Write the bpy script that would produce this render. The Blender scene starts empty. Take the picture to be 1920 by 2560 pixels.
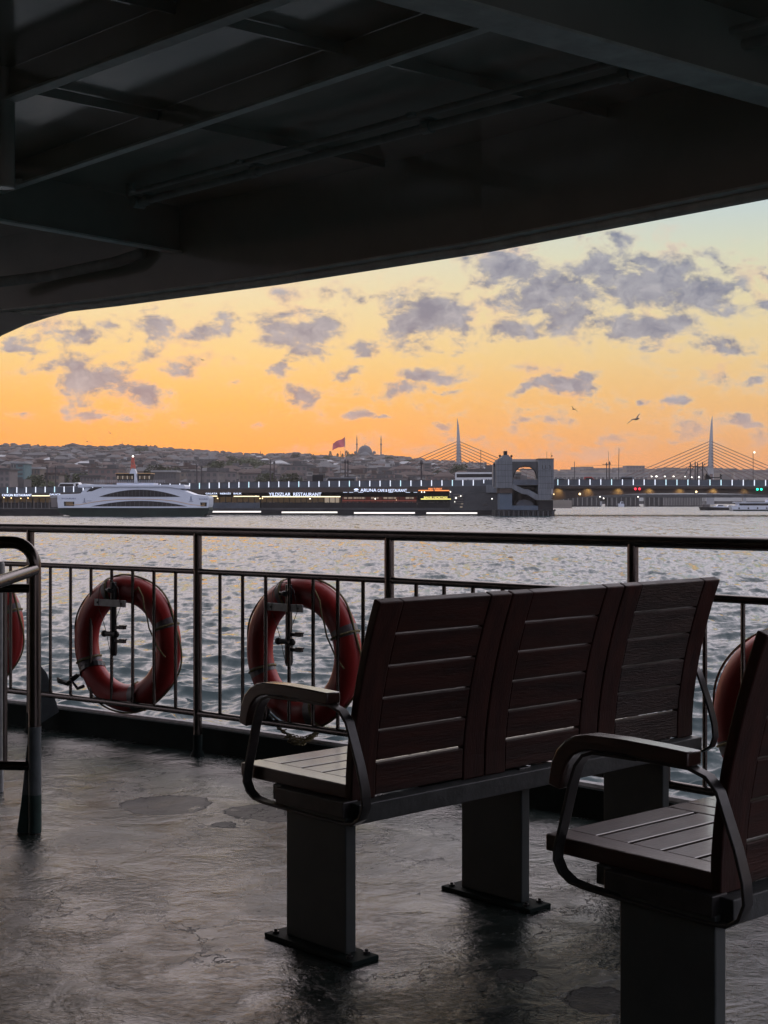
import bpy, math, random
import numpy as np
from mathutils import Vector, Matrix, Euler
random.seed(7)
rng = np.random.default_rng(11)
C = bpy.context.scene.collection
F, CX, HY, CAMZ, SEA = 3600.0, 960.0, 1247.0, 1.2, -3.5
def P(x, y, D):                       # a point at forward distance D
    return Vector(((x-CX)*D/F, D, CAMZ+(HY-y)*D/F))
def PZ(x, y, z):                      # a point at height z
    D = (z-CAMZ)*F/(HY-y)
    return Vector(((x-CX)*D/F, D, z))
def srgb(r, g, b):
    f = lambda c: (c/255/12.92) if c/255 <= 0.04045 else ((c/255+0.055)/1.055)**2.4
    return (f(r), f(g), f(b), 1)
# ------------------------------------------------------------------ objects
def tag(o, label=None, cat=None, group=None, kind=None):
    if label: o['label'] = label
    if cat: o['category'] = cat
    if group: o['group'] = group
    if kind: o['kind'] = kind
    return o
def empty(name, loc=(0, 0, 0), rz=0, label=None, cat=None, group=None, parent=None):
    o = bpy.data.objects.new(name, None); C.objects.link(o)
    o.location = loc; o.rotation_euler = (0, 0, rz); o.empty_display_size = 0.1
    if parent: o.parent = parent
    return tag(o, label, cat, group)
def copy_tree(o, parent=None):
    c = o.copy(); C.objects.link(c); c.parent = parent
    for ch in list(o.children): copy_tree(ch, c)
    return c
def origin_of(o):
    v = Vector((0, 0, 0))
    while o is not None:
        v += Vector(o.location); o = o.parent
    return v
class MB:
    def __init__(s): s.v = []; s.f = []; s.mi = []; s.m = 0
    def add(s, vs, fs):
        b = len(s.v); s.v += [tuple(p) for p in vs]
        for f in fs: s.f.append(tuple(b+i for i in f)); s.mi.append(s.m)
    def box(s, c, d, rz=0.0, M=None):
        x, y, z = d[0]/2, d[1]/2, d[2]/2
        vs = [Vector((i*x, j*y, k*z)) for k in (-1, 1) for j in (-1, 1) for i in (-1, 1)]
        R = M if M is not None else Matrix.Rotation(rz, 3, 'Z')
        s.add([R @ p + Vector(c) for p in vs], [(0, 2, 3, 1), (4, 5, 7, 6), (0, 1, 5, 4), (2, 6, 7, 3), (0, 4, 6, 2), (1, 3, 7, 5)])
        return s
    def bb(s, x0, x1, y0, y1, z0, z1):
        return s.box(((x0+x1)/2, (y0+y1)/2, (z0+z1)/2), (abs(x1-x0), abs(y1-y0), abs(z1-z0)))
    def beam(s, a, b, w, h, up=(0, 0, 1)):  # a bar from a to b, w across, h along up
        a, b = Vector(a), Vector(b); d = (b-a); L = d.length; d.normalize()
        up = Vector(up); sd = d.cross(up).normalized(); up = sd.cross(d).normalized()
        M = Matrix((d, sd, up)).transposed()
        return s.box((a+b)/2, (L, w, h), M=M)
    def tube(s, pts, r, n=10, cap=True, closed=False):
        pts = [Vector(p) for p in pts]; N = len(pts); rs = r if isinstance(r, (list, tuple)) else [r]*N
        vs = []; pu = None
        for i, p in enumerate(pts):
            if closed: t = (pts[(i+1) % N]-pts[i-1]).normalized()
            else:
                t = Vector((0, 0, 0))
                if i > 0: t += (p-pts[i-1]).normalized()
                if i < N-1: t += (pts[i+1]-p).normalized()
                t.normalize()
            if pu is None:
                pu = Vector((0, 0, 1)) if abs(t.z) < 0.9 else Vector((1, 0, 0))
            u = (pu - t*pu.dot(t))
            if u.length < 1e-5: u = t.orthogonal()
            u.normalize(); w = t.cross(u); pu = u
            for k in range(n):
                a = 2*math.pi*k/n; vs.append(p+(u*math.cos(a)+w*math.sin(a))*rs[i])
        fs = []
        for i in range(N if closed else N-1):
            j = (i+1) % N
            for k in range(n):
                k2 = (k+1) % n; fs.append((i*n+k, i*n+k2, j*n+k2, j*n+k))
        if cap and not closed:
            fs.append(tuple(range(n))[::-1]); fs.append(tuple((N-1)*n+k for k in range(n)))
        s.add(vs, fs); return s
    def prism(s, poly, ext):               # poly: 3D points, ext: extrusion vector
        n = len(poly); e = Vector(ext); p = [Vector(q) for q in poly]
        s.add(p+[q+e for q in p], [tuple(range(n))[::-1], tuple(range(n, 2*n))] + [(i, (i+1) % n, n+(i+1) % n, n+i) for i in range(n)])
        return s
    def strip(s, path, off, ext):          # solid made of path and path+off[i], extruded by ext
        n = len(path); e = Vector(ext); a = [Vector(q) for q in path]; b = [Vector(q)+Vector(o) for q, o in zip(path, off)]
        vs = a+b+[q+e for q in a]+[q+e for q in b]; fs = []
        for i in range(n-1):
            fs += [(i, i+1, n+i+1, n+i), (2*n+i, 3*n+i, 3*n+i+1, 2*n+i+1), (i, 2*n+i, 2*n+i+1, i+1), (n+i, n+i+1, 3*n+i+1, 3*n+i)]
        fs += [(0, n, 3*n, 2*n), (n-1, 3*n-1, 4*n-1, 2*n-1)]
        s.add(vs, fs); return s
    def lathe(s, prof, c, n=16, axis='Z'):
        vs = []; c = Vector(c)
        for r, z in prof:
            for k in range(n):
                a = 2*math.pi*k/n
                q = Vector((r*math.cos(a), r*math.sin(a), z))
                if axis == 'Y': q = Vector((q.x, q.z, q.y))
                if axis == 'X': q = Vector((q.z, q.x, q.y))
                vs.append(c+q)
        m = len(prof)
        fs = [(i*n+k, i*n+(k+1) % n, (i+1)*n+(k+1) % n, (i+1)*n+k) for i in range(m-1) for k in range(n)]
        if prof[0][0] > 1e-6: fs.append(tuple(range(n))[::-1])
        if prof[-1][0] > 1e-6: fs.append(tuple((m-1)*n+k for k in range(n)))
        s.add(vs, fs); return s
    def ball(s, c, r, n=8, sz=(1, 1, 1)):
        vs = []; c = Vector(c); m = max(4, n//2+1)
        for i in range(m+1):
            t = math.pi*i/m
            for k in range(n):
                a = 2*math.pi*k/n
                vs.append(c+Vector((r*sz[0]*math.sin(t)*math.cos(a), r*sz[1]*math.sin(t)*math.sin(a), r*sz[2]*math.cos(t))))
        s.add(vs, [(i*n+k, (i+1)*n+k, (i+1)*n+(k+1) % n, i*n+(k+1) % n) for i in range(m) for k in range(n)])
        return s
    def build(s, name, mat, parent=None, loc=(0, 0, 0), smooth=False, bevel=0, seg=2):
        org = origin_of(parent)+Vector(loc)
        me = bpy.data.meshes.new(name)
        me.from_pydata([(x-org.x, y-org.y, z-org.z) for x, y, z in s.v], [], s.f)
        mats = mat if isinstance(mat, (list, tuple)) else [mat]
        for m in mats: me.materials.append(m)
        if len(mats) > 1: me.polygons.foreach_set('material_index', s.mi)
        me.validate(); me.update()
        import bmesh
        bm = bmesh.new(); bm.from_mesh(me); bmesh.ops.recalc_face_normals(bm, faces=bm.faces); bm.to_mesh(me); bm.free()
        if smooth:
            me.polygons.foreach_set('use_smooth', [True]*len(me.polygons))
            if smooth != 'all':
                try: me.set_sharp_from_angle(angle=math.radians(40))
                except Exception: pass
        o = bpy.data.objects.new(name, me); C.objects.link(o); o.location = loc
        if parent: o.parent = parent
        if bevel:
            b = o.modifiers.new('bevel', 'BEVEL'); b.width = bevel; b.segments = seg; b.limit_method = 'ANGLE'; b.angle_limit = math.radians(35)
            try: b.harden_normals = False
            except Exception: pass
        return o
def text_mesh(name, body, width, height, center, mat, rz=0.0, parent=None, depth=0.02, spacing=1.0, both=False):
    cu = bpy.data.curves.new(name, 'FONT'); cu.body = body; cu.size = 1; cu.align_x = 'CENTER'; cu.extrude = 0.02; cu.offset = 0.006; cu.space_character = spacing
    cu.resolution_u = 3
    t = bpy.data.objects.new(name, cu); C.objects.link(t)
    bpy.context.view_layer.update()
    me = bpy.data.meshes.new_from_object(t.evaluated_get(bpy.context.evaluated_depsgraph_get()))
    bpy.data.objects.remove(t); bpy.data.curves.remove(cu)
    co = np.array([v.co[:] for v in me.vertices])
    mn, mx = co.min(0), co.max(0); ctr = (mn+mx)/2; sc = (width/(mx[0]-mn[0]), height/(mx[1]-mn[1]), depth/(mx[2]-mn[2]))
    cs, sn = math.cos(rz), math.sin(rz); c = Vector(center)-origin_of(parent); out = []
    for p in co:
        x, y, z = [(p[i]-ctr[i])*sc[i] for i in range(3)]
        lx, ly, lz = x, -z, y
        out.append((c.x+lx*cs-ly*sn, c.y+lx*sn+ly*cs, c.z+lz))
    me.vertices.foreach_set('co', np.array(out).ravel()); me.update()
    me.materials.clear(); me.materials.append(mat)
    me.name = name
    o = bpy.data.objects.new(name, me); C.objects.link(o)
    if parent: o.parent = parent
    return o
# ------------------------------------------------------------------ materials
def new_mat(name):
    m = bpy.data.materials.new(name); m.use_nodes = True; nt = m.node_tree
    b = nt.nodes['Principled BSDF']; return m, nt, b
def N(nt, t, **kw):
    n = nt.nodes.new(t)
    for k, v in kw.items():
        if k in n.inputs.keys() if isinstance(k, str) else False: n.inputs[k].default_value = v
        else: setattr(n, k, v)
    return n
def noise(nt, co, scale, detail=4, rough=0.55, dist=0.0, vscale=None):
    n = nt.nodes.new('ShaderNodeTexNoise'); n.inputs['Scale'].default_value = scale; n.inputs['Detail'].default_value = detail
    n.inputs['Roughness'].default_value = rough; n.inputs['Distortion'].default_value = dist
    if vscale is not None:
        mp = nt.nodes.new('ShaderNodeMapping'); mp.inputs['Scale'].default_value = vscale; nt.links.new(co, mp.inputs['Vector']); co = mp.outputs['Vector']
    nt.links.new(co, n.inputs['Vector']); return n
def ramp(nt, fac, stops):
    r = nt.nodes.new('ShaderNodeValToRGB'); e = r.color_ramp.elements
    while len(e) < len(stops): e.new(0.5)
    for el, (p, c) in zip(e, stops):
        el.position = p; el.color = c if len(c) == 4 else (*c, 1)
    nt.links.new(fac, r.inputs['Fac']); return r
def math_(nt, op, a, b=None, c=None, clamp=False):
    n = nt.nodes.new('ShaderNodeMath'); n.operation = op; n.use_clamp = clamp
    for i, x in enumerate((a, b, c)):
        if x is None: continue
        if isinstance(x, (int, float)): n.inputs[i].default_value = x
        else: nt.links.new(x, n.inputs[i])
    return n.outputs[0]
def mixc(nt, fac, a, b):
    n = nt.nodes.new('ShaderNodeMix'); n.data_type = 'RGBA'
    if isinstance(fac, (int, float)): n.inputs['Factor'].default_value = fac
    else: nt.links.new(fac, n.inputs['Factor'])
    for k, x in ((6, a), (7, b)):
        if isinstance(x, (tuple, list)): n.inputs[k].default_value = x if len(x) == 4 else (*x, 1)
        else: nt.links.new(x, n.inputs[k])
    return n.outputs[2]
def surf(name, col, rough=0.5, metal=0.0, var=0.25, scale=8.0, bump=0.0, bscale=60.0, vscale=None, rvar=0.12, spec=0.5, coat=0.0):
    m, nt, b = new_mat(name); tc = nt.nodes.new('ShaderNodeTexCoord').outputs['Object']
    n1 = noise(nt, tc, scale, 5, 0.6, 0.2, vscale)
    lo = tuple(max(0, c*(1-var)) for c in col[:3]); hi = tuple(min(1, c*(1+var)) for c in col[:3])
    nt.links.new(ramp(nt, n1.outputs['Fac'], [(0.3, lo), (0.7, hi)]).outputs['Color'], b.inputs['Base Color'])
    n2 = noise(nt, tc, scale*2.7, 4)
    nt.links.new(math_(nt, 'MULTIPLY_ADD', n2.outputs['Fac'], rvar*2, rough-rvar, clamp=True), b.inputs['Roughness'])
    b.inputs['Metallic'].default_value = metal; b.inputs['Specular IOR Level'].default_value = spec
    b.inputs['Coat Weight'].default_value = coat; b.inputs['Coat Roughness'].default_value = .13
    if bump:
        n3 = noise(nt, tc, bscale, 4, vscale=vscale); bp = nt.nodes.new('ShaderNodeBump'); bp.inputs['Strength'].default_value = bump; bp.inputs['Distance'].default_value = 0.01
        nt.links.new(n3.outputs['Fac'], bp.inputs['Height']); nt.links.new(bp.outputs['Normal'], b.inputs['Normal'])
    return m
def emis(name, col, st, base=None):
    m, nt, b = new_mat(name); b.inputs['Base Color'].default_value = (*(base or col)[:3], 1)
    b.inputs['Emission Color'].default_value = (*col[:3], 1); b.inputs['Emission Strength'].default_value = st
    b.inputs['Roughness'].default_value = 0.5
    return m
# ------------------------------------------------------------------ camera, world, light
cam = bpy.data.cameras.new('camera'); cam_o = bpy.data.objects.new('camera', cam); C.objects.link(cam_o)
cam.sensor_fit = 'VERTICAL'; cam.sensor_height = 36; cam.lens = F/2560*36; cam.clip_end = 20000; cam.clip_start = 0.05
cam_o.location = (0, 0, CAMZ); cam_o.rotation_euler = (math.radians(90), 0, 0); cam.shift_y = -(1280-HY)/2560
bpy.context.scene.camera = cam_o
sc = bpy.context.scene
sc.view_settings.view_transform = 'Standard'; sc.view_settings.look = 'None'; sc.view_settings.gamma = 1; sc.view_settings.exposure = 0
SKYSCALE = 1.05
W = bpy.data.worlds.new('World'); sc.world = W; W.use_nodes = True; nt = W.node_tree; nt.nodes.clear()
tc = nt.nodes.new('ShaderNodeTexCoord').outputs['Generated']
sp = nt.nodes.new('ShaderNodeSeparateXYZ'); nt.links.new(tc, sp.inputs[0]); X, Y, Z = sp.outputs
stops_l = [(0, (243,134,62)), (.035, (248,154,40)), (.065, (246,177,70)), (.10, (239,203,130)), (.135, (233,214,166)), (.165, (223,217,188)), (.20, (204,216,208)), (.27, (226,212,214)), (.42, (252,236,240)), (.70, (226,221,228)), (1, (204,203,214))]
stops_r = [(0, (232,150,104)), (.035, (230,162,94)), (.065, (233,180,106)), (.10, (229,199,140)), (.135, (221,209,164)), (.165, (208,212,186)), (.20, (188,206,208)), (.27, (214,210,218)), (.42, (247,236,246)), (.70, (222,220,230)), (1, (204,203,214))]
zr = math_(nt, 'MAXIMUM', Z, 0.0)
rl = ramp(nt, zr, [(p, srgb(*c)) for p, c in stops_l]).outputs['Color']
rr = ramp(nt, zr, [(p, srgb(*c)) for p, c in stops_r]).outputs['Color']
mr = nt.nodes.new('ShaderNodeMapRange'); nt.links.new(X, mr.inputs['Value']); mr.inputs['From Min'].default_value = -0.12; mr.inputs['From Max'].default_value = 0.27; mr.interpolation_type = 'SMOOTHSTEP'
base = mixc(nt, mr.outputs[0], rl, rr)
mb = nt.nodes.new('ShaderNodeMapRange'); nt.links.new(Y, mb.inputs['Value']); mb.inputs['From Min'].default_value = 0.75; mb.inputs['From Max'].default_value = -0.25; mb.interpolation_type = 'SMOOTHSTEP'
rb = ramp(nt, zr, [(0, srgb(192,180,188)), (.2, srgb(192,190,206)), (.6, srgb(192,192,208)), (1, srgb(204,203,214))]).outputs['Color']
base = mixc(nt, mb.outputs[0], base, rb)
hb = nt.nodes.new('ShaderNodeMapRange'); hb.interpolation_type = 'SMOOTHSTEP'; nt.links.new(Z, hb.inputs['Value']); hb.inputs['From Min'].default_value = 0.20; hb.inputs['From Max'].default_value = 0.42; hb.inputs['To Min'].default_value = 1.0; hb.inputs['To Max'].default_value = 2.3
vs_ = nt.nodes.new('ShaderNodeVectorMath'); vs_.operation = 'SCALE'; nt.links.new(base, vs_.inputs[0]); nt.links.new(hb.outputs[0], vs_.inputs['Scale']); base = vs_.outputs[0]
# clouds: each one stands at its own bearing and height in the sky
ys = math_(nt, 'MAXIMUM', Y, 0.05)
cu = math_(nt, 'MULTIPLY', math_(nt, 'DIVIDE', X, ys), 3.6); cw = math_(nt, 'MULTIPLY', math_(nt, 'DIVIDE', Z, ys), 3.6)
cb = nt.nodes.new('ShaderNodeCombineXYZ'); nt.links.new(cu, cb.inputs[0]); nt.links.new(cw, cb.inputs[1])
wn = noise(nt, cb.outputs[0], 9.0, 3, 0.6, 0.0, (1, 1.5, 1))
wv = nt.nodes.new('ShaderNodeVectorMath'); wv.operation = 'MULTIPLY_ADD'; nt.links.new(wn.outputs['Color'], wv.inputs[0]); wv.inputs[1].default_value = (0.13, 0.075, 0); wv.inputs[2].default_value = (-0.065, -0.0375, 0)
wp = nt.nodes.new('ShaderNodeVectorMath'); wp.operation = 'ADD'; nt.links.new(cb.outputs[0], wp.inputs[0]); nt.links.new(wv.outputs[0], wp.inputs[1])
blobs = [  # x, y, rx, ry in sixteen-hundredths of the sky's breadth, density
 (1090,575,85,50,1),(1180,640,110,62,1.1),(1225,690,80,40,.9),(1130,705,75,25,.8),(1310,585,90,52,.85),(1420,605,120,58,1.1),(1510,630,90,48,1.1),(1560,660,50,30,.8),(1390,705,95,36,1),(1450,690,60,28,.9),(1640,650,32,22,.7),(1545,745,90,17,.6),(1340,540,40,25,.5),
 (928,690,88,58,1.15),(975,665,45,40,.8),(875,742,50,14,.5),
 (650,718,92,42,1.1),(690,745,50,18,.8),(610,640,50,22,.4),(415,722,58,24,.8),(355,700,80,26,.5),(485,716,42,22,.5),(160,728,64,24,.55),(30,742,46,17,.95),(240,700,70,18,.35),(120,700,60,20,.4),(775,755,42,22,.45),(1660,600,50,60,.25),
 (215,822,92,36,1),(310,843,48,20,1),(170,790,50,15,.55),(380,800,42,12,.5),(95,795,42,15,.4),(210,900,62,14,.9),(50,888,30,10,.5),(270,905,24,8,.6),
 (598,800,28,14,.8),(505,822,25,9,.6),(665,848,50,24,.9),(750,805,36,12,.6),(935,810,66,20,.95),(965,845,30,8,.7),(865,845,40,18,.8),(770,888,34,13,.8),(820,896,20,7,.6),(395,912,25,11,.5),(560,912,14,8,.4),
 (1212,836,60,19,1),(1145,838,42,12,.8),(1268,815,27,15,.95),(1165,792,42,14,.4),(1145,910,34,12,.8),(1452,870,34,13,.8),(1380,868,20,8,.4),(1230,905,25,12,.5),(1590,906,28,16,.8),(1620,917,30,6,.7),(1457,948,32,8,.8),(1320,942,34,8,.6),(1645,832,28,26,.5),(1000,895,22,9,.5),(970,912,22,7,.6),(1030,945,22,7,.7),(970,948,22,6,.6),
 (795,968,45,22,.5),(880,970,40,14,.4),(680,975,55,16,.3),(1010,965,50,10,.3),(1180,978,60,20,.5),(1260,978,80,17,.55),(1310,985,40,14,.4),(1560,960,60,10,.3),(1640,955,26,24,.5),
 (300,765,200,52,.12),(120,760,120,60,.1),(1400,640,250,105,.12),(650,700,140,62,.1),(930,690,125,82,.12),(480,690,120,40,.1),(780,640,120,40,.05),(1230,880,120,30,.05),(1550,800,120,40,.05),(700,860,120,40,.08),(860,850,120,40,.08),(250,860,140,50,.08),(1500,920,160,40,.06),(1100,950,160,30,.1)]
acc = None
for x, y, rx, ry, dn in blobs:
    dn = .36+.72*dn if dn > .125 else .33
    x, y, rx, ry = [q*1920/1659/1000 for q in (x, y, rx, ry)]
    s1 = nt.nodes.new('ShaderNodeVectorMath'); s1.operation = 'MULTIPLY_ADD'; nt.links.new(wp.outputs[0], s1.inputs[0])
    s1.inputs[1].default_value = (1/rx, 1/ry, 0); s1.inputs[2].default_value = (-(x-0.96)/rx, -(1.247-y)/ry, 0)
    s2 = nt.nodes.new('ShaderNodeVectorMath'); s2.operation = 'LENGTH'; nt.links.new(s1.outputs[0], s2.inputs[0])
    v = math_(nt, 'MULTIPLY_ADD', s2.outputs['Value'], -dn*0.66, dn*1.16)
    acc = v if acc is None else math_(nt, 'MAXIMUM', acc, v)
acc = math_(nt, 'MAXIMUM', acc, 0.0)
fn = noise(nt, cb.outputs[0], 11.0, 9, 0.62, 0.3, (1, 1.7, 1))
fn2 = noise(nt, cb.outputs[0], 42.0, 5, 0.6, 0.2, (1, 1.4, 1))
nz = math_(nt, 'MULTIPLY_ADD', math_(nt, 'SUBTRACT', fn.outputs['Fac'], 0.5), 2.9, acc)
nz = math_(nt, 'MULTIPLY_ADD', math_(nt, 'SUBTRACT', fn2.outputs['Fac'], 0.5), 0.65, nz)
dm = nt.nodes.new('ShaderNodeMapRange'); dm.interpolation_type = 'SMOOTHSTEP'; nt.links.new(nz, dm.inputs['Value']); dm.inputs['From Min'].default_value = 0.02; dm.inputs['From Max'].default_value = 1.0
gate = math_(nt, 'MULTIPLY', math_(nt, 'GREATER_THAN', Y, 0.3), math_(nt, 'MULTIPLY', acc, 5.0, clamp=True))
dens = math_(nt, 'MULTIPLY', dm.outputs[0], gate)
# colour: thin edges glow pink and cream, bodies grey lavender, low clouds paler and warmer
body_hi = mixc(nt, ramp(nt, noise(nt, wp.outputs[0], 16.0, 5, .6).outputs['Fac'], [(.36, (0, 0, 0)), (.64, (1, 1, 1))]).outputs['Color'], srgb(98,110,138), srgb(160,162,174))
edge = mixc(nt, mr.outputs[0], srgb(242,204,156), srgb(222,208,184))
pk = noise(nt, cb.outputs[0], 5.0, 2)
edge = mixc(nt, ramp(nt, pk.outputs['Fac'], [(0.52, (0, 0, 0)), (0.66, (1, 1, 1))]).outputs['Color'], edge, srgb(240,182,160))
tb = nt.nodes.new('ShaderNodeMapRange'); nt.links.new(dens, tb.inputs['Value']); tb.inputs['From Min'].default_value = 0.15; tb.inputs['From Max'].default_value = 0.9
ccol = mixc(nt, tb.outputs[0], edge, body_hi)
lowm = nt.nodes.new('ShaderNodeMapRange'); nt.links.new(cw, lowm.inputs['Value']); lowm.inputs['From Min'].default_value = 0.22; lowm.inputs['From Max'].default_value = 0.10
ccol = mixc(nt, lowm.outputs[0], ccol, srgb(205,168,150))
opac = math_(nt, 'MULTIPLY', dens, math_(nt, 'MULTIPLY_ADD', lowm.outputs[0], -0.35, 0.93))
col = mixc(nt, opac, base, ccol)
sky = nt.nodes.new('ShaderNodeTexSky'); sky.sky_type = 'NISHITA'; sky.sun_disc = False; sky.sun_elevation = math.radians(1.5); sky.sun_rotation = math.radians(-8)
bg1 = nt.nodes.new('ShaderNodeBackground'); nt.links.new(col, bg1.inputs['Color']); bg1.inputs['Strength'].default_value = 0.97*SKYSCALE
bg2 = nt.nodes.new('ShaderNodeBackground'); nt.links.new(sky.outputs['Color'], bg2.inputs['Color']); bg2.inputs['Strength'].default_value = 0.01
ad = nt.nodes.new('ShaderNodeAddShader'); nt.links.new(bg1.outputs[0], ad.inputs[0]); nt.links.new(bg2.outputs[0], ad.inputs[1])
wo = nt.nodes.new('ShaderNodeOutputWorld'); nt.links.new(ad.outputs[0], wo.inputs['Surface'])
sl = bpy.data.lights.new('sun', 'SUN'); sl.energy = 0.012; sl.angle = math.radians(25); sl.color = (1, 0.62, 0.35)
so = bpy.data.objects.new('sun', sl); C.objects.link(so)
so.rotation_euler = Vector((math.sin(math.radians(-8)), math.cos(math.radians(-8)), math.tan(math.radians(4)))).to_track_quat('Z', 'Y').to_euler()

# ------------------------------------------------------------------ materials on board
M = {}
M['paint'] = surf('ceiling_paint', (.58, .52, .45), rough=.13, var=.12, scale=2.2, bump=.04, bscale=3, rvar=.07)
M['pipe'] = surf('pipe_paint', (.55, .52, .48), rough=.6, var=.2, scale=12, spec=.4)
M['flange'] = surf('flange_paint', (.88, .82, .75), rough=.42, var=.2, scale=9, bump=.15, bscale=40)
M['steel'] = surf('stainless_steel', (.11, .095, .088), rough=.24, metal=1.0, var=.12, scale=5, rvar=.04)
M['wood'] = surf('varnished_wood', (.036, .010, .006), rough=.36, var=.55, scale=3, bump=.18, bscale=24, vscale=(1, 9, 9), rvar=.1, spec=.5, coat=.9)
M['backwood'] = surf('dull_varnished_wood', (.032, .008, .005), rough=.48, var=.6, scale=3, bump=.2, bscale=24, vscale=(1, 9, 9), rvar=.1, spec=.3)
M['woodv'] = surf('varnished_wood_upright', (.038, .012, .009), rough=.5, var=.5, scale=3, bump=.15, bscale=24, vscale=(9, 9, 1), rvar=.08, spec=.25)
M['woody'] = surf('varnished_wood_side', (.040, .013, .009), rough=.34, var=.5, scale=3, bump=.15, bscale=24, vscale=(9, 1, 9), rvar=.1, spec=.5, coat=.9)
M['wornwood'] = surf('weathered_wood', (.040, .024, .020), rough=.55, var=.6, scale=4, bump=.5, bscale=30, vscale=(1, 8, 8), rvar=.12, spec=.35)
M['pedestal'] = surf('grey_bench_paint', (.058, .066, .066), rough=.45, var=.15, scale=6, bump=.06, bscale=40)
M['beam'] = surf('worn_beam_paint', (.052, .055, .056), rough=.45, var=.35, scale=18, bump=.2, bscale=60)
M['loop'] = surf('dark_flat_bar', (.055, .052, .052), rough=.38, metal=.5, var=.25, scale=20)
M['coaming'] = surf('dark_green_coaming_paint', (.008, .015, .014), rough=.7, var=.3, scale=5, bump=.2, bscale=30, spec=.15)
M['lip'] = surf('pale_coaming_edge', (.35, .34, .34), rough=.45, var=.3, scale=20, bump=.2)
M['red'] = surf('orange_red_plastic', (.30, .018, .016), rough=.42, var=.18, scale=6, bump=.1, bscale=25)
M['tape'] = surf('reflective_tape', (.11, .095, .10), rough=.35, var=.25, scale=60, bump=.1, bscale=300)
M['rope'] = surf('yellowed_rope', (.20, .16, .07), rough=.8, var=.45, scale=120, bump=.6, bscale=400)
M['black'] = surf('black_plastic', (.015, .015, .016), rough=.4, var=.3, scale=30)
M['white'] = surf('white_bracket', (.5, .5, .5), rough=.45, var=.2, scale=25)
M['bulk'] = surf('cream_cabin_paint', (.16, .16, .155), rough=.4, var=.1, scale=2)
M['legpaint'] = surf('grey_post_paint', (.12, .14, .15), rough=.5, var=.3, scale=14, bump=.2)
M['greenpaint'] = surf('dark_green_post_paint', (.02, .05, .045), rough=.5, var=.3, scale=14, bump=.2)
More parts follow.
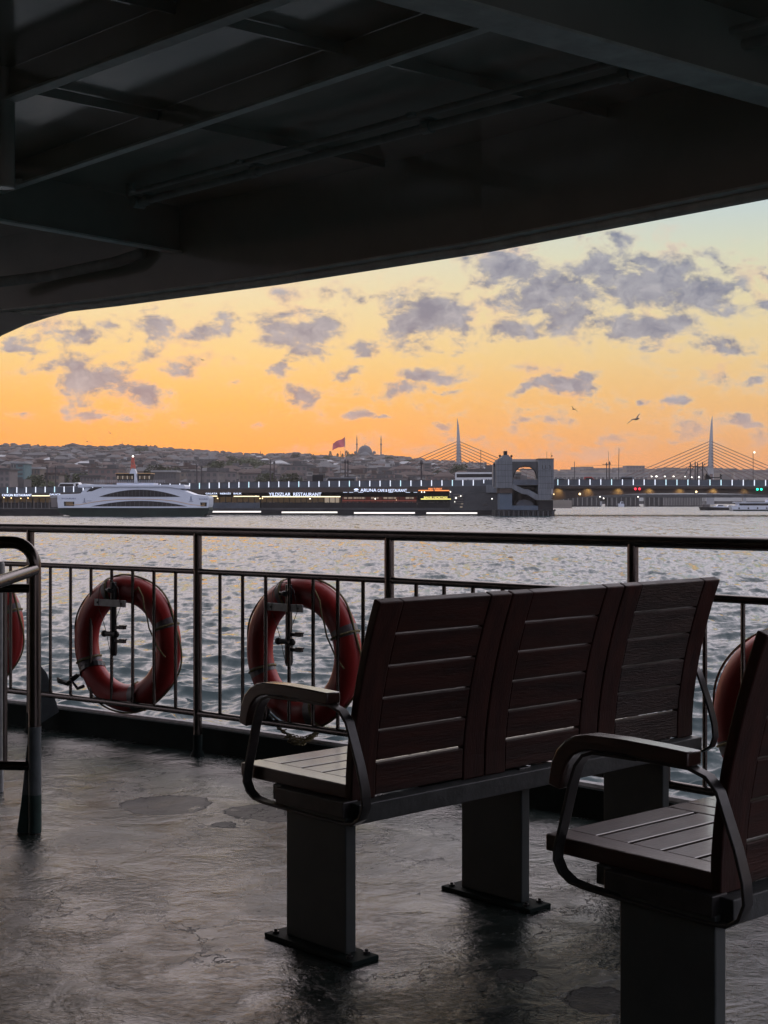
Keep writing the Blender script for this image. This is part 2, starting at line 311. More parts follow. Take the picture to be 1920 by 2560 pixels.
# deck: chipped green grey paint, damp and glossy
def deck_material():
    m, nt, b = new_mat('deck_paint'); tc = nt.nodes.new('ShaderNodeTexCoord').outputs['Object']
    big = noise(nt, tc, 1.6, 5, .6, .4); fine = noise(nt, tc, 38, 6, .65, .6); mid = noise(nt, tc, 9, 5, .62, .5)
    grit = noise(nt, tc, 95, 4, .6, .8, (1, 1, 1)); und = noise(nt, tc, 3.2, 3, .5, .6)
    c0 = ramp(nt, mid.outputs['Fac'], [(.25, (.007, .011, .010)), (.5, (.016, .024, .022)), (.75, (.036, .045, .041))]).outputs['Color']
    # flaking: thin cracked outlines where the paint has lifted
    wv = nt.nodes.new('ShaderNodeVectorMath'); wv.operation = 'MULTIPLY_ADD'; nt.links.new(noise(nt, tc, 7, 5, .65).outputs['Color'], wv.inputs[0]); wv.inputs[1].default_value = (.35, .35, .35); nt.links.new(tc, wv.inputs[2])
    vo = nt.nodes.new('ShaderNodeTexVoronoi'); vo.feature = 'DISTANCE_TO_EDGE'; vo.inputs['Scale'].default_value = 3.4; nt.links.new(wv.outputs[0], vo.inputs['Vector'])
    crack = math_(nt, 'LESS_THAN', vo.outputs['Distance'], 0.016)
    cm = ramp(nt, noise(nt, tc, 1.3, 3, .5).outputs['Fac'], [(.47, (0, 0, 0)), (.55, (1, 1, 1))]).outputs['Color']
    crack = math_(nt, 'MULTIPLY', crack, cm)
    # bare patches of their own shape
    pm = None
    wn2 = noise(nt, tc, 11, 6, .65); wv2 = nt.nodes.new('ShaderNodeVectorMath'); wv2.operation = 'MULTIPLY_ADD'
    nt.links.new(wn2.outputs['Color'], wv2.inputs[0]); wv2.inputs[1].default_value = (.12, .12, 0); nt.links.new(tc, wv2.inputs[2])
    for px, py, r in ((415, 2012, .175), (352, 2008, .06), (640, 2028, .12), (700, 2040, .1), (560, 2062, .045), (1290, 2440, .05), (1500, 2500, .09)):
        p = PZ(px, py, 0)
        d = nt.nodes.new('ShaderNodeVectorMath'); d.operation = 'DISTANCE'; nt.links.new(wv2.outputs[0], d.inputs[0]); d.inputs[1].default_value = (p.x+.06, p.y+.06, 0.0)
        s = math_(nt, 'SUBTRACT', r, d.outputs['Value']); pm = s if pm is None else math_(nt, 'MAXIMUM', pm, s)
    hole = math_(nt, 'GREATER_THAN', noise(nt, tc, 13, 3, .5, .5).outputs['Fac'], .36)
    patch = math_(nt, 'MULTIPLY', math_(nt, 'GREATER_THAN', pm, 0.0), hole)
    rim = math_(nt, 'LESS_THAN', math_(nt, 'ABSOLUTE', pm), 0.004)
    speck = math_(nt, 'GREATER_THAN', noise(nt, tc, 15, 3, .5).outputs['Fac'], .715)
    dark = math_(nt, 'MAXIMUM', math_(nt, 'MAXIMUM', crack, rim), speck)
    c1 = mixc(nt, patch, c0, (.014, .015, .017)); c2 = mixc(nt, dark, c1, (.008, .009, .009))
    nt.links.new(c2, b.inputs['Base Color'])
    r0 = ramp(nt, big.outputs['Fac'], [(.38, (.05, .05, .05)), (.50, (.14, .14, .14)), (.62, (.34, .34, .34))]).outputs['Color']
    r1 = math_(nt, 'ADD', r0, math_(nt, 'MULTIPLY', patch, .28)); r2 = math_(nt, 'ADD', r1, math_(nt, 'MULTIPLY', dark, .4), clamp=True)
    nt.links.new(r2, b.inputs['Roughness'])
    gm = ramp(nt, noise(nt, tc, 4.5, 4, .6, .8).outputs['Fac'], [(.40, (.12, .12, .12)), (.62, (1, 1, 1))]).outputs['Color']
    h = math_(nt, 'MULTIPLY_ADD', math_(nt, 'MULTIPLY', fine.outputs['Fac'], gm), .0058, math_(nt, 'MULTIPLY', und.outputs['Fac'], .004))
    h = math_(nt, 'MULTIPLY_ADD', grit.outputs['Fac'], .0012, h); h = math_(nt, 'MULTIPLY_ADD', mid.outputs['Fac'], .0055, h)
    h = math_(nt, 'SUBTRACT', h, math_(nt, 'MULTIPLY', math_(nt, 'MAXIMUM', patch, dark), .0015))
    bp = nt.nodes.new('ShaderNodeBump'); bp.inputs['Strength'].default_value = 1.0; bp.inputs['Distance'].default_value = 1.0
    nt.links.new(h, bp.inputs['Height']); nt.links.new(bp.outputs['Normal'], b.inputs['Normal'])
    nt.links.new(math_(nt, 'MULTIPLY_ADD', patch, -.55, .88), b.inputs['Specular IOR Level'])
    return m
M['deck'] = deck_material()

# ------------------------------------------------------------------ the ship: deck, coaming, hull side
posts = [Vector((-4.9, 8.75, 0)), Vector((-3.88, 8.42, 0)), Vector((-2.83, 8.02, 0)), Vector(((76-960)*7.42/F, 7.42, 0)), Vector(((494-960)*6.72/F, 6.72, 0)), Vector(((973-960)*5.98/F, 5.98, 0)), Vector(((1582-960)*5.15/F, 5.15, 0))]
d_ = Vector((.69, -.724, 0))*1.2
for i in range(1, 5): posts.append(posts[6]+d_*i)
def bay_normal(a, b):
    d = (b-a).normalized(); return Vector((-d.y, d.x, 0))         # outboard
def offset_line(off, z=0.0, pts=None):
    pts = pts or posts; out = []
    for i, p in enumerate(pts):
        n = Vector((0, 0, 0))
        if i > 0: n += bay_normal(pts[i-1], p)
        if i < len(pts)-1: n += bay_normal(p, pts[i+1])
        n.normalize(); out.append(Vector((p.x, p.y, 0))+n*off+Vector((0, 0, z)))
    return out
U = Vector((.725, .688, 0)); V = Vector((-.688, .725, 0))
edge = offset_line(0.10)
inb = [edge[-1]-U*7.5, edge[0]-U*4.5-V*.5]
m_ = MB(); poly = edge+[Vector((p.x, p.y, 0)) for p in inb]
m_.prism([p+Vector((0, 0, -.02)) for p in poly], (0, 0, .02))
deck = m_.build('deck', M['deck']); tag(deck, kind='structure')
# coaming along the deck edge
cr = empty('coaming', edge[3], label='low dark green coaming along the deck edge below the railing', cat='coaming')
m_ = MB(); a = offset_line(.10, .0); b = offset_line(.15, .0)
for i in range(len(a)-1):
    m_.prism([a[i], a[i+1], b[i+1], b[i]], (0, 0, .112))
m_.build('coaming_plate', M['coaming'], cr)
m_ = MB(); m_.tube([p+Vector((0, 0, .116)) for p in offset_line(.13)], .018, 8); m_.build('coaming_edge', M['lip'], cr, smooth=True)
m_ = MB(); a = offset_line(.16, -.02); b = offset_line(.20, -.02)
for i in range(len(a)-1): m_.prism([a[i], a[i+1], b[i+1], b[i]], (0, 0, -4.2))
hl = m_.build('ship_side', M['bulk'], loc=a[4]); tag(hl, kind='structure')
# unseen cabin wall, added to keep light from behind off the deck
m_ = MB(); w0 = Vector((0, 0, 0))-U*1.5
m_.beam(w0-V*4.2+Vector((0, 0, 1.36)), w0+V*8.6+Vector((0, 0, 1.36)), .06, 2.72)
wl = m_.build('light_blocking_wall', M['bulk'], loc=w0); tag(wl, 'cream painted cabin wall added unseen behind the viewer to block light', 'wall')

# ------------------------------------------------------------------ railing
rail = empty('deck_railing', posts[3], label='curved stainless steel deck railing with upright balusters in front of the water', cat='railing')
zt, zm, zl = 1.050, .862, .200
def curve_pts(zf, off=0, sub=5):
    pts = offset_line(off); out = []
    for i in range(len(pts)-1):
        p0 = pts[max(0, i-1)]; p1 = pts[i]; p2 = pts[i+1]; p3 = pts[min(len(pts)-1, i+2)]
        for k in range(sub):
            t = k/sub
            q = 0.5*((2*p1)+(p2-p0)*t+(2*p0-5*p1+4*p2-p3)*t*t+(3*p1-p0-3*p2+p3)*t**3)
            q.z = zf(i+t); out.append(q)
    q = pts[-1].copy(); q.z = zf(len(pts)-1); out.append(q); return out
m_ = MB(); m_.tube(curve_pts(lambda t: zt), .0235, 14); m_.build('top_rail', M['steel'], rail, smooth=True)
m_ = MB(); m_.tube(curve_pts(lambda t: zm), .0142, 12); m_.build('middle_rail', M['steel'], rail, smooth=True)
m_ = MB(); m_.tube(curve_pts(lambda t: zl), .0155, 12); m_.build('bottom_rail', M['steel'], rail, smooth=True)
cp = curve_pts(lambda t: 0, 0, 8)
for i, p in enumerate(posts):
    m_ = MB(); m_.tube([p+Vector((0, 0, .0)), p+Vector((0, 0, zt-.005))], .0205, 14)
    po = m_.build('post', M['steel'], rail, smooth=True)
    m_ = MB(); m_.lathe([(.0205, .0), (.034, .0), (.030, .012), (.0215, .03), (.0215, .10)], p, 14); m_.build('post_foot', M['coaming'], po, smooth=True)
for i in range(len(posts)-1):
    for k in range(1, 8):
        p = cp[i*8+k]
        m_ = MB(); m_.tube([p+Vector((0, 0, zl)), p+Vector((0, 0, zm))], .0083, 8); m_.build('baluster', M['steel'], rail, smooth=True)
# slanting stay plate outboard of the left post
p = posts[3]; n = bay_normal(posts[3], posts[4]); d = (posts[4]-posts[3]).normalized()
m_ = MB(); m_.prism([p+n*.02+Vector((0, 0, .38)), p+n*.02+Vector((0, 0, .02)), p+n*.10+d*.10+Vector((0, 0, .10)), p+n*.06+d*.05+Vector((0, 0, .30))], d*.006)
m_.build('stay_plate', M['legpaint'], rail)

# near stair rail at the left edge
A = PZ(87, 2083, 0); SRD = A.y
sr = empty('stair_railing', A, label='stainless stair railing with rounded corner and painted foot at the left edge', cat='railing')
hz = lambda y: CAMZ+(HY-y)*SRD/F
zt2 = hz(1356); ax = A.x; rb = .085; ld = Vector((-.995, .10, 0)).normalized()
def LP(s, z): return Vector((ax, SRD, 0))+ld*s+Vector((0, 0, z))
path = [LP(0, .0), LP(0, .5), LP(0, zt2-rb)]+[LP(rb-rb*math.cos(t), zt2-rb+rb*math.sin(t)) for t in [math.pi/2*k/8 for k in range(1, 9)]]+[LP(.8, zt2), LP(1.2, zt2)]
m_ = MB(); m_.tube(path, [.0225]*len(path), 16); m_.build('bent_top_rail', M['steel'], sr, smooth=True)
zm2 = hz(1471); zl2 = hz(1915)
m_ = MB(); m_.tube([LP(.018, zm2), LP(1.2, zm2)], .0165, 12); m_.build('middle_rail', M['steel'], sr, smooth=True)
m_ = MB(); m_.tube([LP(.018, zl2), LP(1.2, zl2)], .0175, 12); m_.build('bottom_rail', M['steel'], sr, smooth=True)
for k in range(6):
    s = .110+.14*k
    m_ = MB(); m_.tube([LP(s, zl2), LP(s, zm2)], .0085, 8); m_.build('baluster', M['steel'], sr, smooth=True)
h0 = Vector((ax-.0, SRD-.02, hz(1424))); h1 = Vector((-1.335, 4.55, CAMZ-(1487-1247)*4.55/F)); h2 = Vector((-1.42, 4.1, h1.z-.14))
m_ = MB(); m_.tube([h0, (h0*2+h1)/3, (h0+h1*2)/3, h1, h2], .0215, 16); m_.build('stair_handrail', M['steel'], sr, smooth=True)
m_ = MB(); w2 = Vector((ax, SRD, 0))
m_.prism([LP(.012, .40), LP(.012, .0), LP(.062, .0), LP(.024, .36)], (0, .012, 0)); ft = m_.build('foot_gusset', M['legpaint'], sr)
m_ = MB(); m_.lathe([(.0232, 0), (.0232, .38)], LP(0, .003), 16); m_.build('painted_sleeve', M['legpaint'], sr, smooth=True)
m_ = MB(); m_.lathe([(.0240, 0), (.0240, .135)], LP(0, .004), 16); m_.prism([LP(.015, .137), LP(.015, .002), LP(.066, .002), LP(.045, .137)], (0, -.004, 0)); m_.build('green_foot_paint', M['greenpaint'], sr, smooth=True)
# small grey knob-ended handle beyond the stair rail
kp = P(2, 1424, 5.9)
m_ = MB(); m_.lathe([(0.001, -.035), (.014, -.033), (.017, -.02), (.017, .02), (.013, .032), (.001, .034)], kp, 12); m_.tube([kp+Vector((0, 0, -.03)), Vector((kp.x, kp.y, 0))], .011, 8)
kb = m_.build('bollard_handle', M['white'], loc=Vector((kp.x, kp.y, 0)), smooth=True); tag(kb, 'pale grey round capped rod behind the stair railing', 'handle')

# ------------------------------------------------------------------ benches
def slope_(z):
    return .110*1.75/.5*max(0.0, (z-.44)/.5)**.75
def boff(z, th):
    m = slope_(z); L = math.sqrt(1+m*m); return (0, -th/L, -th*m/L)
def lean(z):
    return .110*max(0.0, (z-.44)/.5)**1.75
def cboard(mb, s0, s1, z0, z1, th=.027, sub=3, ch=0.0):
    path = [(s0, -lean(z0+(z1-z0)*k/sub), z0+(z1-z0)*k/sub) for k in range(sub+1)]
    mb.strip(path, [boff(q[2], th) for q in path], (s1-s0, 0, 0))
def make_bench(label):
    r = empty('slatted_bench', label=label, cat='bench', group='slatted wooden benches on the deck')
    for j in range(3):
        s0 = j*.517+.0025; s1 = (j+1)*.517-.0025
        m_ = MB(); t0, t1, zt_ = -.004, .445, .447
        m_.bb(s0, s0+.072, t0, t1, zt_-.038, zt_); m_.bb(s1-.072, s1, t0, t1, zt_-.038, zt_)
        sp = m_.build('seat_frame', M['woody'], r, bevel=.004)
        m_ = MB(); n = 5; pw = (t1-t0)/n
        for k in range(n):
            m_.bb(s0+.0735, s1-.0735, t0+pw*k+.005, t0+pw*(k+1)-(.005 if k < n-1 else 0), zt_-.032, zt_-.001)
        m_.build('seat_slats', M['wood'], sp, bevel=.003)
        m_ = MB(); cboard(m_, s0, s0+.086, .405, .943, sub=8); cboard(m_, s1-.086, s1, .405, .943, sub=8)
        bf = m_.build('back_frame', M['woodv'], r, bevel=.004)
        m_ = MB(); zs = .412; pitch = (.942-.412)/6
        for k in range(6):
            cboard(m_, s0+.0875, s1-.0875, zs+pitch*k+((.0055 if k == 1 else .0026) if k else 0), zs+pitch*(k+1)-(.0026 if k < 5 else 0), th=.0255)
        m_.build('back_slats', M['wornwood'] if j == 2 else M['backwood'], bf, bevel=.003)
    m_ = MB(); m_.bb(-.004, 1.552, -.062, -.006, .352, .404); m_.build('rear_beam', M['beam'], r, bevel=.003)
    m_ = MB(); m_.bb(-.004, 1.554, .25, .292, .366, .409); m_.build('front_beam', M['beam'], r, bevel=.003)
    for i, s in enumerate((-.022, .672, 1.372)):
        m_ = MB(); m_.bb(s, s+.036, -.032, .212, .012, .37); pd = m_.build('pedestal', M['pedestal'], r, bevel=.004)
        m_ = MB(); m_.bb(s-.034, s+.062, -.092, .265, .0, .0125); bp = m_.build('base_plate', M['coaming'], pd, bevel=.002)
        for tt, ss in ((-.062, s+.045), (-.062, s-.015), (.238, s+.045), (.238, s-.015)):
            m_.v = []; m_.f = []; m_.mi = []
            m_.lathe([(.010, .012), (.010, .019), (.005, .019), (.005, .025), (.0, .025)], (ss, tt, 0), 6); m_.build('anchor_bolt', M['loop'], pd)
        m_ = MB(); m_.bb(s-.008, s+.044, -.03, .249, .366, .409); m_.build('seat_support', M['loop'], r, bevel=.003)
    for sc_, first in ((-.017, 1), (1.567, 0)):
        pts = [(.022, .690), (.10, .693), (.20, .695), (.29, .693), (.322, .687), (.350, .674), (.374, .652), (.390, .620), (.399, .570)]
        inn = [(.022, .659), (.10, .661), (.20, .663), (.277, .660), (.303, .655), (.326, .644), (.344, .625), (.357, .600), (.365, .563)]
        m_ = MB(); m_.strip([(sc_-.024, a, b) for a, b in pts], [(0, q[0]-p[0], q[1]-p[1]) for p, q in zip(pts, inn)], (.048, 0, 0))
        ar = m_.build('armrest', M['woody'], r, smooth=True, bevel=.004)
        pl = [(.16, .652), (.28, .650), (.306, .641), (.326, .618), (.342, .575), (.366, .49), (.384, .43), (.386, .405), (.372, .382), (.345, .367), (.30, .362), (.10, .358), (-.02, .357), (-.06, .360), (-.088, .378), (-.100, .408), (-.096, .45), (-.078, .51), (-.052, .575), (-.036, .615), (-.012, .640), (.03, .652), (.16, .6535)]
        off = []
        for k in range(len(pl)):
            a = Vector((0, *pl[max(0, k-1)])); b = Vector((0, *pl[min(len(pl)-1, k+1)])); d = (b-a).normalized()
            off.append(Vector((0, -d.z, d.y))*.008)
        m_ = MB(); m_.strip([(sc_-.015, a, b) for a, b in pl], off, (.030, 0, 0))
        m_.build('arm_frame', M['loop'], r, smooth=True, bevel=.0015)
    return r
bench = make_bench('complete slatted wooden bench nearer the railing, in front of the second lifebuoy')
bench.location = (-.105, 3.79, 0); bench.rotation_euler.z = math.atan2(.688, .725)
b2 = copy_tree(bench); b2.location = (.655, 2.904, 0); b2.rotation_euler.z -= math.radians(2.2)
b2['label'] = 'dark slatted bench in the lower right corner, cut off by the frame'

# ------------------------------------------------------------------ lifebuoys with their holders
def make_buoy(label):
    r = empty('lifebuoy', label=label, cat='lifebuoy', group='orange red lifebuoys hung outside the railing')
    R0, ra, rx = .268, .068, .052
    def tor(a0, a1, n, g=1.0, closed=False):
        mb = MB(); vs = []; fs = []; K = 16; cnt = n if closed else n+1
        for i in range(cnt):
            a = a0+(a1-a0)*i/n
            for k in range(K):
                b = 2*math.pi*k/K; rr = R0+ra*g*math.cos(b)
                vs.append((rr*math.cos(a), rx*g*math.sin(b), rr*math.sin(a)))
        for i in range(n):
            j = (i+1) % cnt
            for k in range(K): fs.append((i*K+k, i*K+(k+1) % K, j*K+(k+1) % K, j*K+k))
        mb.add(vs, fs); return mb
    tor(0, 2*math.pi, 56, 1, True).build('ring', M['red'], r, smooth='all')
    for a in (22, 112, 202, 284):
        tor(math.radians(a-4.2), math.radians(a+4.2), 4, 1.012).build('reflective_band', M['tape'], r, smooth='all')
    m_ = MB(); pts = []
    for i in range(96):
        a = 2*math.pi*i/96; q = abs(math.sin(2*(a-math.radians(20))))
        rr = R0+ra*(1.0+.14*q**1.3*(1+.5*math.sin(3*a+1))); pts.append((rr*math.cos(a), -.012*math.sin(5*a), rr*math.sin(a)))
    m_.tube(pts, .0048, 6, closed=True); m_.build('grab_rope', M['rope'], r, smooth=True)
    m_ = MB(); kp_ = [(.10, .262), (.13, .285), (.155, .24), (.166, .19), (.182, .14), (.198, .09), (.222, .045), (.252, .0), (.295, -.045)]
    pts = [(x, -.058-.004*(i % 2), z) for i, (x, z) in enumerate(kp_)]
    m_.tube(pts, .0042, 6); m_.build('rope_end', M['rope'], r, smooth=True)
    for a in (20, 110, 200, 290):
        pts = [((R0+ra*1.05*math.cos(b))*math.cos(math.radians(a)), rx*1.06*math.sin(b), (R0+ra*1.05*math.cos(b))*math.sin(math.radians(a))) for b in [2*math.pi*k/14 for k in range(14)]]
        m_ = MB(); m_.tube(pts, .0048, 6, closed=True); m_.build('rope_lashing', M['rope'], r, smooth=True)
    return r
def make_holder(label):
    r = empty('lifebuoy_holder', label=label, cat='bracket', group='lifebuoy holders clamped to the railing')
    m_ = MB(); m_.bb(-.108, .108, -.004, .004, .156, .190); pl = m_.build('mount_plate', M['white'], r, bevel=.001)
    for x in (-.082, .082):
        m_ = MB(); m_.lathe([(.006, -.006), (.006, .006)], (x, -.002, .173), 8, 'Y'); m_.build('screw', M['black'], pl)
    m_ = MB(); m_.tube([(.012, .012, -.075), (.012, .012, .275)], .0155, 10); m_.lathe([(.014, -.085), (.0185, -.07), (.0185, .03), (.0155, .045)], (.012, .012, 0), 10); m_.build('signal_rod', M['black'], r, smooth=True)
    for z in (.055, -.012):
        m_ = MB(); m_.bb(.026, .092, .002, .022, z-.008, z+.008); m_.bb(.06, .096, .0, .024, z+.006, z+.013); m_.build('hook', M['black'], r, bevel=.002)
    m_ = MB(); m_.tube([(-.034, -.002, .022), (.040, -.002, .022)], .012, 8); m_.ball((-.038, -.002, .022), .017, 8); m_.ball((.044, -.002, .022), .017, 8); m_.build('clamp', M['black'], r, smooth=True)
    m_ = MB(); m_.tube([(-.03, -.002, .235), (.03, -.002, .235)], .007, 8); m_.ball((0, -.002, .235), .018, 8, (1.2, .8, .7)); m_.build('upper_clamp', M['black'], r, smooth=True)
    m_ = MB(); m_.tube([(-.078, -.006, .16), (-.07, -.006, .24), (-.03, -.006, .285), (.02, -.006, .285), (.06, -.006, .25), (.08, -.006, .16), (.05, -.006, .10), (.035, -.006, .03), (.02, -.004, -.06), (.0, -.004, -.05), (-.02, -.006, .03), (-.05, -.006, .10), (-.078, -.006, .15)], .0016, 5); m_.build('cord', M['black'], r, smooth=True)
    return r
def bay_frame(i, t):
    a, b = posts[i], posts[i+1]; p = a+(b-a)*t; return p, bay_normal(a, b), math.atan2((b-a).y, (b-a).x)
def place_buoy(o, px, D, z, rz, spin=0):
    o.location = ((px-960)*D/F, D, z); o.rotation_euler = (0, 0, rz)
buoy_defs = [(317, 7.09, .487, 3, 'red lifebuoy with a black strap hung outside the railing left of the middle post'),
             (757, 6.42, .515, 4, 'red lifebuoy hung behind the front armrest of the near bench'),
             (-58, 7.82, .50, 2, 'red lifebuoy partly seen at the left edge behind the stair railing'),
             (2000, 4.90, .435, 6, 'red lifebuoy half hidden by the dark right hand bench')]
hold_lab = ['black rod holder with a white plate on the left lifebuoy', 'black rod holder with a white plate above the near bench armrest',
            'black rod holder with a white plate at the left edge', 'black rod holder with a white plate behind the right hand bench']
b0 = h0_ = None
for k, (px, D, z, bay, lab) in enumerate(buoy_defs):
    o = make_buoy(lab) if b0 is None else copy_tree(b0); b0 = b0 or o; o['label'] = lab
    _, nn, rz = bay_frame(bay, .5); place_buoy(o, px, D, z, rz*(.88 if k == 0 else 1))
    h = make_holder(hold_lab[k]) if h0_ is None else copy_tree(h0_); h0_ = h0_ or h; h['label'] = hold_lab[k]
    q = Vector(o.location)-nn*.078; tx = Vector((math.cos(rz), math.sin(rz), 0))
    h.location = q-tx*(.035 if k < 2 else .03)+Vector((0, 0, .0+.03)); h.rotation_euler = (0, 0, rz)
    o.location = Vector(o.location)
# black strap on the first buoy, and knotted net under the second
def buoy_pt(o, a, rr, y):
    return Matrix.Rotation(o.rotation_euler.z, 3, 'Z') @ Vector((rr*math.cos(a), y, rr*math.sin(a)))
buoys = [o for o in C.objects if o.name.startswith('lifebuoy') and not o.name.startswith('lifebuoy_') and o.parent is None]
first = [o for o in buoys if 'black strap' in o['label']][0]; second = [o for o in buoys if 'front armrest' in o['label']][0]
m_ = MB(); a = math.radians(212); pts = []
for k in range(18):
    b = 2*math.pi*k/18; rr = .268+.0705*math.cos(b); pts.append(Vector((rr*math.cos(a+.08*math.sin(b)), .054*math.sin(b), rr*math.sin(a+.08*math.sin(b)))))
for i in range(18):
    p0, p1 = pts[i], pts[(i+1) % 18]; m_.beam(p0, p1+(p1-p0)*.08, .026, .003, up=(p0+p1)/2-Vector((.268*math.cos(a), 0, .268*math.sin(a))))
m_.tube([(-.29, -.03, -.17), (-.35, -.05, -.215), (-.40, -.055, -.205), (-.42, -.05, -.19)], [.008, .014, .014, .004], 6); m_.tube([(-.30, -.03, -.17), (-.33, -.05, -.19), (-.28, -.05, -.235), (-.24, -.05, -.22)], .009, 6)
st = m_.build('strap', M['black'], None); st.parent = first
m_ = MB()
for k in range(2):
    for j in range(3):
        m_.tube([(-.12+.24*t, -.03+.02*math.sin(40*t+k*3+j), -.335-.045*math.sin(math.pi*t)-.012*j*math.sin(math.pi*t)+.008*math.sin(26*t+k*3.14)) for t in [i/24 for i in range(25)]], .0028, 5)
nt_ = m_.build('knotted_rope', M['rope'], None, smooth=True); nt_.parent = second
m_ = MB(); m_.tube([(-.20, -.07, -.25), (-.17, -.08, -.29), (-.13, -.07, -.31)], [.012, .022, .015], 8); m_.ball((-.16, -.075, -.27), .022, 8)
kn = m_.build('strap_knot', M['black'], None, smooth=True); kn.parent = second

# ------------------------------------------------------------------ canopy above the deck
zb, zp = 2.2, 2.625
fas = [Vector((-5.2, 9.1, zb)), Vector((-3.9, 8.75, zb)), Vector((-2.3, 8.0, zb))]+[PZ(x, y, zb) for x, y in ((289, 755), (694, 700), (1204, 619), (1920, 480))]
q = fas[-1]; fas += [q+Vector((.69, -.724, 0))*k for k in (1.2, 2.4, 3.6, 4.8)]
can = empty('canopy', Vector((fas[4].x, fas[4].y, 0)), label='dark painted steel canopy over the deck with beams and a deep curved edge', cat='canopy')
inn = [fas[-1]-U*6.5, fas[0]-U*5.5-V*.5]
m_ = MB(); m_.prism([Vector((p.x, p.y, zp)) for p in fas+inn], (0, 0, .02)); m_.build('roof_plating', M['paint'], can)
m_ = MB(); o1 = offset_line(.0, 0, fas); o2 = offset_line(.02, 0, fas)
for i in range(len(fas)-1): m_.prism([Vector((o1[i].x, o1[i].y, zb)), Vector((o1[i+1].x, o1[i+1].y, zb)), Vector((o2[i+1].x, o2[i+1].y, zb)), Vector((o2[i].x, o2[i].y, zb))], (0, 0, zp-zb+.02))
m_.build('edge_plate', M['paint'], can)
m_ = MB(); m_.tube([Vector((p.x, p.y, zb)) for p in offset_line(.012, 0, fas)], .021, 10); m_.build('edge_tube', M['flange'], can, smooth=True)
m_ = MB(); o1 = offset_line(-.060, 0, fas); o2 = offset_line(-.002, 0, fas)
for i in range(len(fas)-1): m_.prism([Vector((o1[i].x, o1[i].y, zb+.012)), Vector((o1[i+1].x, o1[i+1].y, zb+.012)), Vector((o2[i+1].x, o2[i+1].y, zb+.012)), Vector((o2[i].x, o2[i].y, zb+.012))], (0, 0, .008))
m_.build('edge_lip', M['flange'], can)
def fasD(px):
    pts = [((p.x/p.y*F)+CX, p.y) for p in fas]
    for (x0, d0), (x1, d1) in zip(pts, pts[1:]):
        if x0 <= px <= x1: return d0+(d1-d0)*(px-x0)/(x1-x0)
    return pts[0][1]
arc = [(189, 773), (120, 792), (60, 811), (0, 838), (-60, 880), (-105, 950), (-130, 1040), (-140, 1200), (-140, 1880), (-420, 1880), (-420, 720), (0, 770), (189, 752)]
m_ = MB(); m_.prism([P(x, y, fasD(x)+.005) for x, y in arc], (.008, .012, 0)); m_.build('corner_plate', M['paint'], can)
def ibeam(name, a, b, w, h, mat='paint', fl=True, e0=0.0, e1=0.0, t=.012):
    a, b = Vector(a), Vector(b); d = (b-a).normalized(); a = a-d*e0; b = b+d*e1
    r = MB(); r.beam(a+Vector((0, 0, h/2+.006)), b+Vector((0, 0, h/2+.006)), t, h-.010); wb = r.build(name, M[mat], can)
    if fl:
        r = MB(); r.beam(a, b, w, .010); r.build('flange', M['flange'], wb, bevel=.001)
    return wb
ibeam('long_beam', PZ(0, 258, 2.52), PZ(700, 0, 2.52), .048, .100, e0=1.0, e1=2.8)
ibeam('long_beam', PZ(0, 480, 2.52), PZ(1200, 75, 2.52), .040, .100, e0=.7, e1=.02)
A3, B3 = PZ(0, 480, 2.52), PZ(1200, 75, 2.52); A4, B4 = PZ(0, 258, 2.52), PZ(700, 0, 2.52)
ibeam('long_beam', A4+(A4-A3)*1.0, B4+(A4-A3)*1.0, .048, .100, e0=2.0, e1=3.5)
qa, qb = PZ(1059, 0, 2.4), PZ(1920, 242, 2.4)
ibeam('cross_girder', qa, qb, .125, .22, e0=3.8, e1=1.6)
ra_, rb_ = PZ(0, 552, 2.4), PZ(395, 622, 2.4)
ibeam('cross_girder', ra_, rb_, .055, .22, e0=4.0, e1=.30)
ibeam('cross_frame', PZ(240, 0, 2.575), PZ(1470, 290, 2.575), .03, .045, fl=False, e0=2.5, e1=.2, t=.01)
ibeam('cross_frame', PZ(90, 245, 2.575), PZ(960, 425, 2.575), .03, .045, fl=False, e0=3.5, e1=.0, t=.01)
# pipes under the canopy edge
m_ = MB(); pa, pb = PZ(352, 505, 2.53), PZ(1600, 180, 2.53); d = (pb-pa).normalized(); n = Vector((-d.y, d.x, 0))
pipe_pts = [pa, pb, pb+d*1.5]
m_.tube(pipe_pts, .017, 10); pi = m_.build('pipe', M['pipe'], can, smooth=True)
m_ = MB(); m_.tube([p-n*.06+Vector((0, 0, .03)) for p in pipe_pts], .012, 10); m_.build('pipe', M['pipe'], can, smooth=True)
for t in (.02, .30, .66, .98):
    p = pa+(pb-pa)*t; m_ = MB(); m_.box(p-n*.03+Vector((0, 0, .03)), (.03, .13, .012), rz=math.atan2(d.y, d.x)); m_.tube([p-d*.02, p+d*.02], .024, 10); m_.build('pipe_clamp', M['pipe'], can)
m_ = MB(); m_.tube([pa, pa-d*.06, pa-d*.09+Vector((0, 0, .05)), pa-d*.09+Vector((0, 0, .16))], .016, 10); m_.tube([pa-d*.02-n*.03, pa-d*.02+n*.03], .026, 10); m_.build('pipe_elbow', M['pipe'], can, smooth=True)
m_ = MB(); m_.tube([PZ(-60, 712, 2.34), PZ(120, 690, 2.36), PZ(290, 655, 2.38), PZ(350, 635, 2.41), PZ(378, 610, 2.5)], .028, 12); m_.build('drain_pipe', M['pipe'], can, smooth=True)
